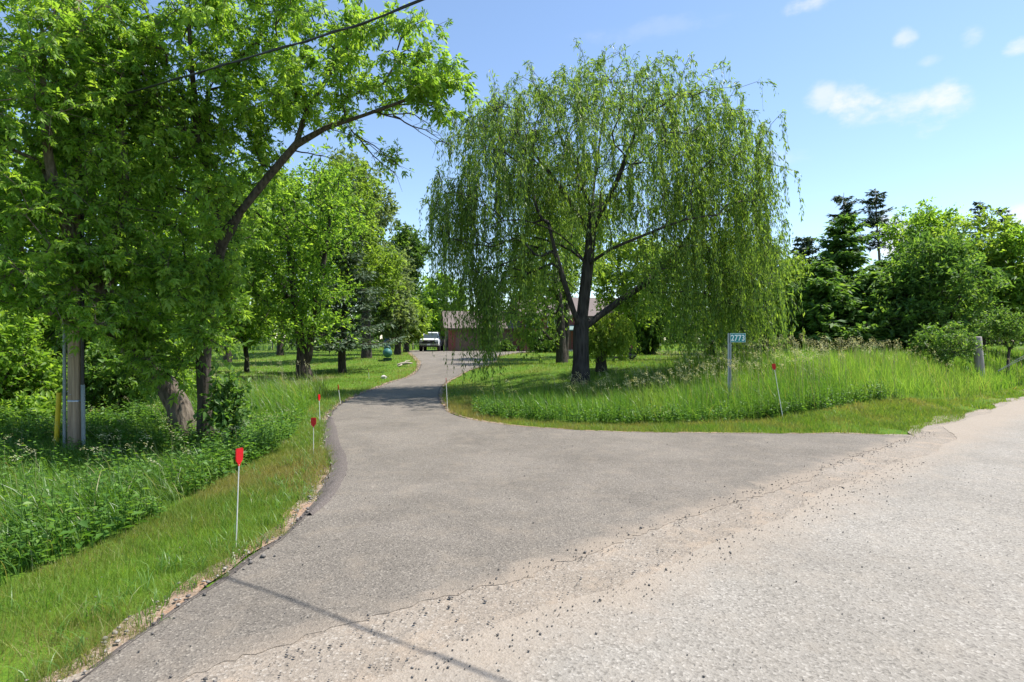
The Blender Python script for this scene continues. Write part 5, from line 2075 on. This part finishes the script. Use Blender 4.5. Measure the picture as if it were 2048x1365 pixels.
    vs = [bm.verts.new(p) for p in ((11.6, -1.25, 2.65), (15.6, -1.25, 2.65), (15.6, -3.1, 2.15), (11.6, -3.1, 2.15))]
    f = bm.faces.new(vs)
    rr = bmesh.ops.extrude_face_region(bm, geom=[f])
    bmesh.ops.translate(bm, vec=(0, 0, -.1), verts=[v for v in rr['geom'] if isinstance(v, bmesh.types.BMVert)])
    pr = bm_obj('porch_roof', bm, plain('green_porch_roof', (.17, .25, .23), .6), root)
    for x in (11.75, 13.6, 15.45):
        box('porch_post', (x, -2.98, 1.02), (.11, .11, 2.16), brown, root)
    box('porch_floor', (13.6, -2.2, .06), (4.2, 1.9, .18), plain('porch_concrete', (.4, .38, .36), .8), root)


house()


# ------------------------------------------------------------------ things on the lawn
def propane():
    b = G(775, 721)
    root = empty('propane_tank', b, R(12.5))
    tag(root, 'rounded teal propane tank seen end-on upon the lawn', 'tank')
    teal = plain('teal_tank_paint', (.035, .135, .125), .5, var=.12)
    dk = plain('dark_green_lid', (.02, .06, .05), .5)
    bm = bmesh.new()
    r, hl = .28, .6
    rings = []
    prof = [(-hl - r * math.cos(a), r * math.sin(a)) for a in np.linspace(.15, math.pi / 2, 7)] + [(hl + r * math.sin(a), r * math.cos(a)) for a in np.linspace(0, math.pi / 2 - .15, 7)]
    for (y, rr) in prof:
        rings.append([bm.verts.new((rr * math.cos(t), y, .46 + rr * math.sin(t))) for t in np.linspace(0, 6.283, 22)[:-1]])
    for a, c in zip(rings, rings[1:]):
        for k in range(21):
            bm.faces.new((a[k], a[(k + 1) % 21], c[(k + 1) % 21], c[k]))
    bm.faces.new(rings[0]); bm.faces.new(rings[-1][::-1])
    bm_obj('body', bm, teal, root, True)
    bm = bmesh.new()
    bm_cyl(bm, (0, -.2, .71), (0, -.2, .85), .16, .145, seg=16)
    bm_cyl(bm, (0, -.2, .85), (0, -.2, .885), .145, .07, seg=16)
    bm_obj('lid', bm, dk, root, True)
    for y in (-.55, .55):
        box('foot', (0, y, .06), (.5, .12, .14), dk, root)
    return b


propane()


def rock(name, label, c, s, seed, mat, group=None, cat='stone'):
    g = np.random.default_rng(seed)
    bm = bmesh.new()
    bmesh.ops.create_icosphere(bm, subdivisions=3, radius=1)
    for v in bm.verts:
        n = v.co.copy()
        k = 1 + .16 * math.sin(n.x * 3.1 + seed) * math.cos(n.y * 2.7 + seed * 2) + .10 * math.sin(n.z * 5 + n.x * 4 + seed)
        v.co = Vector((n.x * s[0] * k, n.y * s[1] * k, max(n.z, -.4) * s[2] * k))
    o = bm_obj(name, bm, mat, None, False)
    o.location = (c[0], c[1], c[2] + s[2] * .3)
    o.rotation_euler = (0, 0, seed)
    tag(o, label, cat, group)
    return o


def lawn_bits():
    wood = plain('bleached_wood', (.42, .36, .29), .8, var=.3, scale=12, bump=.4)
    stone = plain('pale_fieldstone', (.46, .42, .40), .85, var=.25, scale=6, bump=.5)
    # bleached log with a stub, on the lawn by the tank
    b = G(804, 733)
    root = empty('driftwood_log', b)
    tag(root, 'bleached driftwood log lying on the lawn near the driveway', 'log')
    g = Geo()
    tubes(g, np.array([[-.25, 0, .07], [0, .05, .13], [.3, .0, .17], [.55, -.05, .16]]) + b, [.05, .085, .07, .03], 9)
    g.build('stem', wood, root, True)
    g = Geo()
    tubes(g, np.array([[0.02, .05, .12], [-.05, -.15, .05], [-.18, -.3, .01]]) + b, [.045, .04, .02], 7)
    tubes(g, np.array([[0.1, .05, .14], [.2, .12, .28], [.4, .2, .30]]) + b, [.04, .03, .012], 7)
    g.build('stub', wood, root, True)
    rock('fieldstone', 'small pale stone in the grass beside the driveway', G(768, 757), (.16, .12, .10), 2, stone)
    rock('flat_stone', 'flat pale stone at the border of the flower bed', GX(1257, 47), (.36, .25, .16), 4, stone)
    # blue box and shed at the fence
    bb = GX(775, 64)
    root = empty('blue_bin', bb)
    tag(root, 'blue plastic bin standing by the wire fence behind the tank', 'bin')
    blue = plain('blue_plastic', (.07, .13, .28), .5)
    bm = bmesh.new(); bm_box(bm, (0, 0, .95), (.62, .6, 1.9), taper=(1.08, 1.08)); bm_obj('body', bm, blue, root)
    bm = bmesh.new(); bm_box(bm, (0, 0, 1.95), (.74, .72, .08), taper=(.9, .9)); bm_obj('lid', bm, blue, root)
    # lamp post in front of the house
    lb = GX(1061, 52)
    root = empty('lamp_post', lb)
    tag(root, 'short garden lamp post with pale lantern in front of the house', 'lamp')
    blk = plain('lamp_black', (.03, .03, .03), .5); pale = plain('lantern_glass', (.55, .58, .56), .3)
    cyl('post', (0, 0, -.1), (0, 0, 1.05), .035, blk, root)
    cyl('lantern', (0, 0, 1.05), (0, 0, 1.32), .085, pale, root, r1=.12, seg=6)
    cyl('lantern_cap', (0, 0, 1.32), (0, 0, 1.45), .15, blk, root, r1=.03, seg=6)
    # flower bed plants
    for i, (px, py, rx, ry, Y, lab, mat) in enumerate([(1222, 706, 22, 9, 46, 'variegated white-edged hosta left in the flower bed', 'variegated'), (1275, 707, 16, 6, 46.5, 'low green perennial clump beside the flat stone', 'shrub'), (1246, 704, 14, 7, 47, 'pale hosta behind the flat stone', 'variegated')]):
        b = GX(px, Y)
        g_ = np.random.default_rng(200 + i)
        root = empty('hosta', b)
        tag(root, lab, 'plant', 'flower bed plants')
        n = 320
        a = g_.uniform(0, 6.28, n); r = np.sqrt(g_.uniform(0, 1, n))
        P = b + np.column_stack([np.cos(a) * r * rx / F * Y, np.sin(a) * r * .5, g_.uniform(.05, 1, n) * (1 - r * .6) * ry / F * Y * 2])
        D = np.column_stack([np.cos(a), np.sin(a), g_.normal(.1, .35, n)])
        cg = Geo()
        leaves(cg, P, D, np.column_stack([g_.normal(0, .3, (n, 2)), np.ones(n)]), g_.uniform(.2, .34, n), .14, np.clip(g_.normal(.55, .25, n), 0, 1))
        cg.build('leaves', MT[mat], root)
        st = Geo()
        sticks(st, np.repeat(b[None], 40, 0), P[:40], .008, .004, .3)
        st.build('stems', MT['shrub'], root)
    # red geraniums in front of the house
    b = GX(1186, 54)
    root = empty('flower_pot', b)
    tag(root, 'pot of red flowers in front of the house by the willow trunk', 'flowers')
    cyl('pot', (0, 0, 0), (0, 0, .3), .16, plain('terracotta', (.30, .12, .07), .8), root, r1=.22, seg=14)
    g_ = np.random.default_rng(9); cg, lg = Geo(), Geo()
    n = 160
    P = b + np.array([0, 0, .62]) + g_.normal(0, .2, (n, 3))
    leaves(cg, P, rand_unit(n, g_), rand_unit(n, g_), .10, .09, .5)
    leaves(lg, P - np.array([0, 0, .18]), rand_unit(n, g_), rand_unit(n, g_), .12, .09, g_.uniform(.2, .8, n))
    redm = plain('red_petals', (.55, .01, .02), .6)
    cg.build('blossoms', redm, root); lg.build('leaves', MT['shrub'], root)


lawn_bits()


def goose(b, yaw, label, pose):
    root = empty('goose', b, yaw)
    tag(root, label, 'goose', 'geese on the lawn')
    brown = plain('goose_brown', (.085, .070, .055), .8, var=.3, scale=18)
    black = plain('goose_black', (.012, .012, .012), .7)
    pale = plain('goose_pale', (.42, .38, .33), .8)
    # skinned body: tail, rump, chest, neck, head
    if pose == 'up':
        pts = [(-.42, .30, .012), (-.30, .27, .07), (-.12, .25, .135), (.06, .25, .15), (.17, .29, .11), (.215, .38, .055), (.225, .50, .038), (.235, .60, .036), (.265, .655, .045), (.31, .655, .036), (.36, .645, .012)]
    else:
        pts = [(-.42, .22, .012), (-.30, .20, .07), (-.12, .18, .13), (.06, .17, .145), (.17, .19, .11), (.26, .22, .055), (.34, .20, .040), (.42, .13, .036), (.47, .08, .042), (.50, .05, .034), (.53, .025, .012)]
    def part(name, sl, mat, sides=14):
        g = Geo()
        P = catmull([np.array([p[0], 0, p[1]]) for p in sl], .025)
        t = np.linspace(0, 1, len(P))
        rr = np.interp(t, np.linspace(0, 1, len(sl)), [p[2] for p in sl])
        ca, sa = math.cos(yaw), math.sin(yaw)
        P2 = np.column_stack([P[:, 0] * ca, P[:, 0] * sa, P[:, 2]]) + np.asarray(b)
        tubes(g, P2, rr, sides)
        g.build(name, mat, root, True)
    part('body', pts, brown)
    # dark neck and head with a pale cheek and bill as clothing-like overlays
    part('neck_and_head', [(p[0], p[1], p[2] + .004) for p in pts[5:]], black)
    hx, hz = pts[8][0], pts[8][1]
    ca, sa = math.cos(yaw), math.sin(yaw)
    for s in (-1, 1):
        g = Geo()
        P2 = np.array([(hx - .012, s * .035, hz - .03), (hx - .005, s * .043, hz - .005), (hx + .0, s * .038, hz + .02)])
        P2 = np.column_stack([P2[:, 0] * ca - P2[:, 1] * sa, P2[:, 0] * sa + P2[:, 1] * ca, P2[:, 2]]) + np.asarray(b)
        tubes(g, P2, [.008, .014, .006], 6)
        g.build('cheek_patch', pale, root, True)
    for s in (-1, 1):
        g = Geo()
        P2 = np.array([(.0, s * .05, pts[3][1] - .08), (.0, s * .05, .06), (.01, s * .05, .012), (.06, s * .05, .010)])
        P2 = np.column_stack([P2[:, 0] * ca - P2[:, 1] * sa, P2[:, 0] * sa + P2[:, 1] * ca, P2[:, 2]]) + np.asarray(b)
        tubes(g, P2, [.02, .012, .014, .018], 6)
        g.build('leg', black, root)
        g = Geo()
        w = np.array([(.10, s * .13, pts[3][1] + .03), (-.08, s * .145, pts[2][1] + .03), (-.26, s * .10, pts[1][1] + .03), (-.40, s * .04, pts[0][1] + .02)])
        w = np.column_stack([w[:, 0] * ca - w[:, 1] * sa, w[:, 0] * sa + w[:, 1] * ca, w[:, 2]]) + np.asarray(b)
        tubes(g, w, [.03, .055, .045, .008], 8)
        g.build('wing', brown, root, True)


goose(GX(1266, 31.5), R(25), 'goose standing with raised neck on the lawn behind the willow', 'up')
goose(GX(1240, 32.0), R(200), 'goose grazing with lowered neck on the shaded lawn', 'down')


# ------------------------------------------------------------------ wire fence behind the lawn
def fence():
    wood = plain('fence_post_wood', (.16, .13, .10), .9, var=.3, bump=.4)
    wire = plain('fence_wire', (.25, .26, .26), .4, .7)
    root0 = GX(560, 66)
    root = empty('wire_fence', root0)
    tag(root, 'thin wire fence on wooden posts behind the lawn and the truck', 'fence')
    pts = [GX(px, 66.0) for px in (450, 500, 545, 583, 618, 655, 692, 730, 772, 795, 812, 826, 846, 878, 889, 897)]
    for i, p in enumerate(pts):
        g = Geo()
        h = 1.35 + .1 * math.sin(i * 2.1)
        tubes(g, np.array([p - np.array([0, 0, .1]), p + np.array([.02 * math.sin(i), 0, h])]), [.06, .055], 7)
        g.build('post', wood, root)
    for z in (.35, .65, .95, 1.22):
        g = Geo()
        tubes(g, np.array([p + np.array([0, -.06, z]) for p in pts]), np.full(len(pts), .009), 4)
        g.build('wire', wire, root)


fence()


# rough meadow strip in front of the far wood
def meadow():
    n = 9000
    p = np.column_stack([rng.uniform(-70, 30, n), rng.uniform(66, 100, n)])
    g = Geo()
    ribbons(g, on_ground(p), rng.uniform(.4, .9, n), rng.uniform(0, 6.28, n), rng.uniform(.1, .5, n), np.full(n, .15), np.clip(rng.normal(.8, .15, n), 0, 1), rng.uniform(0, .25, n), 2)
    o = g.build('meadow_grass', MT['tall'])
    tag(o, 'sunlit yellow-green meadow grass beyond the wire fence', 'grass', kind='stuff')


meadow()
tris = sum(len(o.data.polygons) for o in scene.objects if o.type == 'MESH')
print('TOTAL FACES', tris)
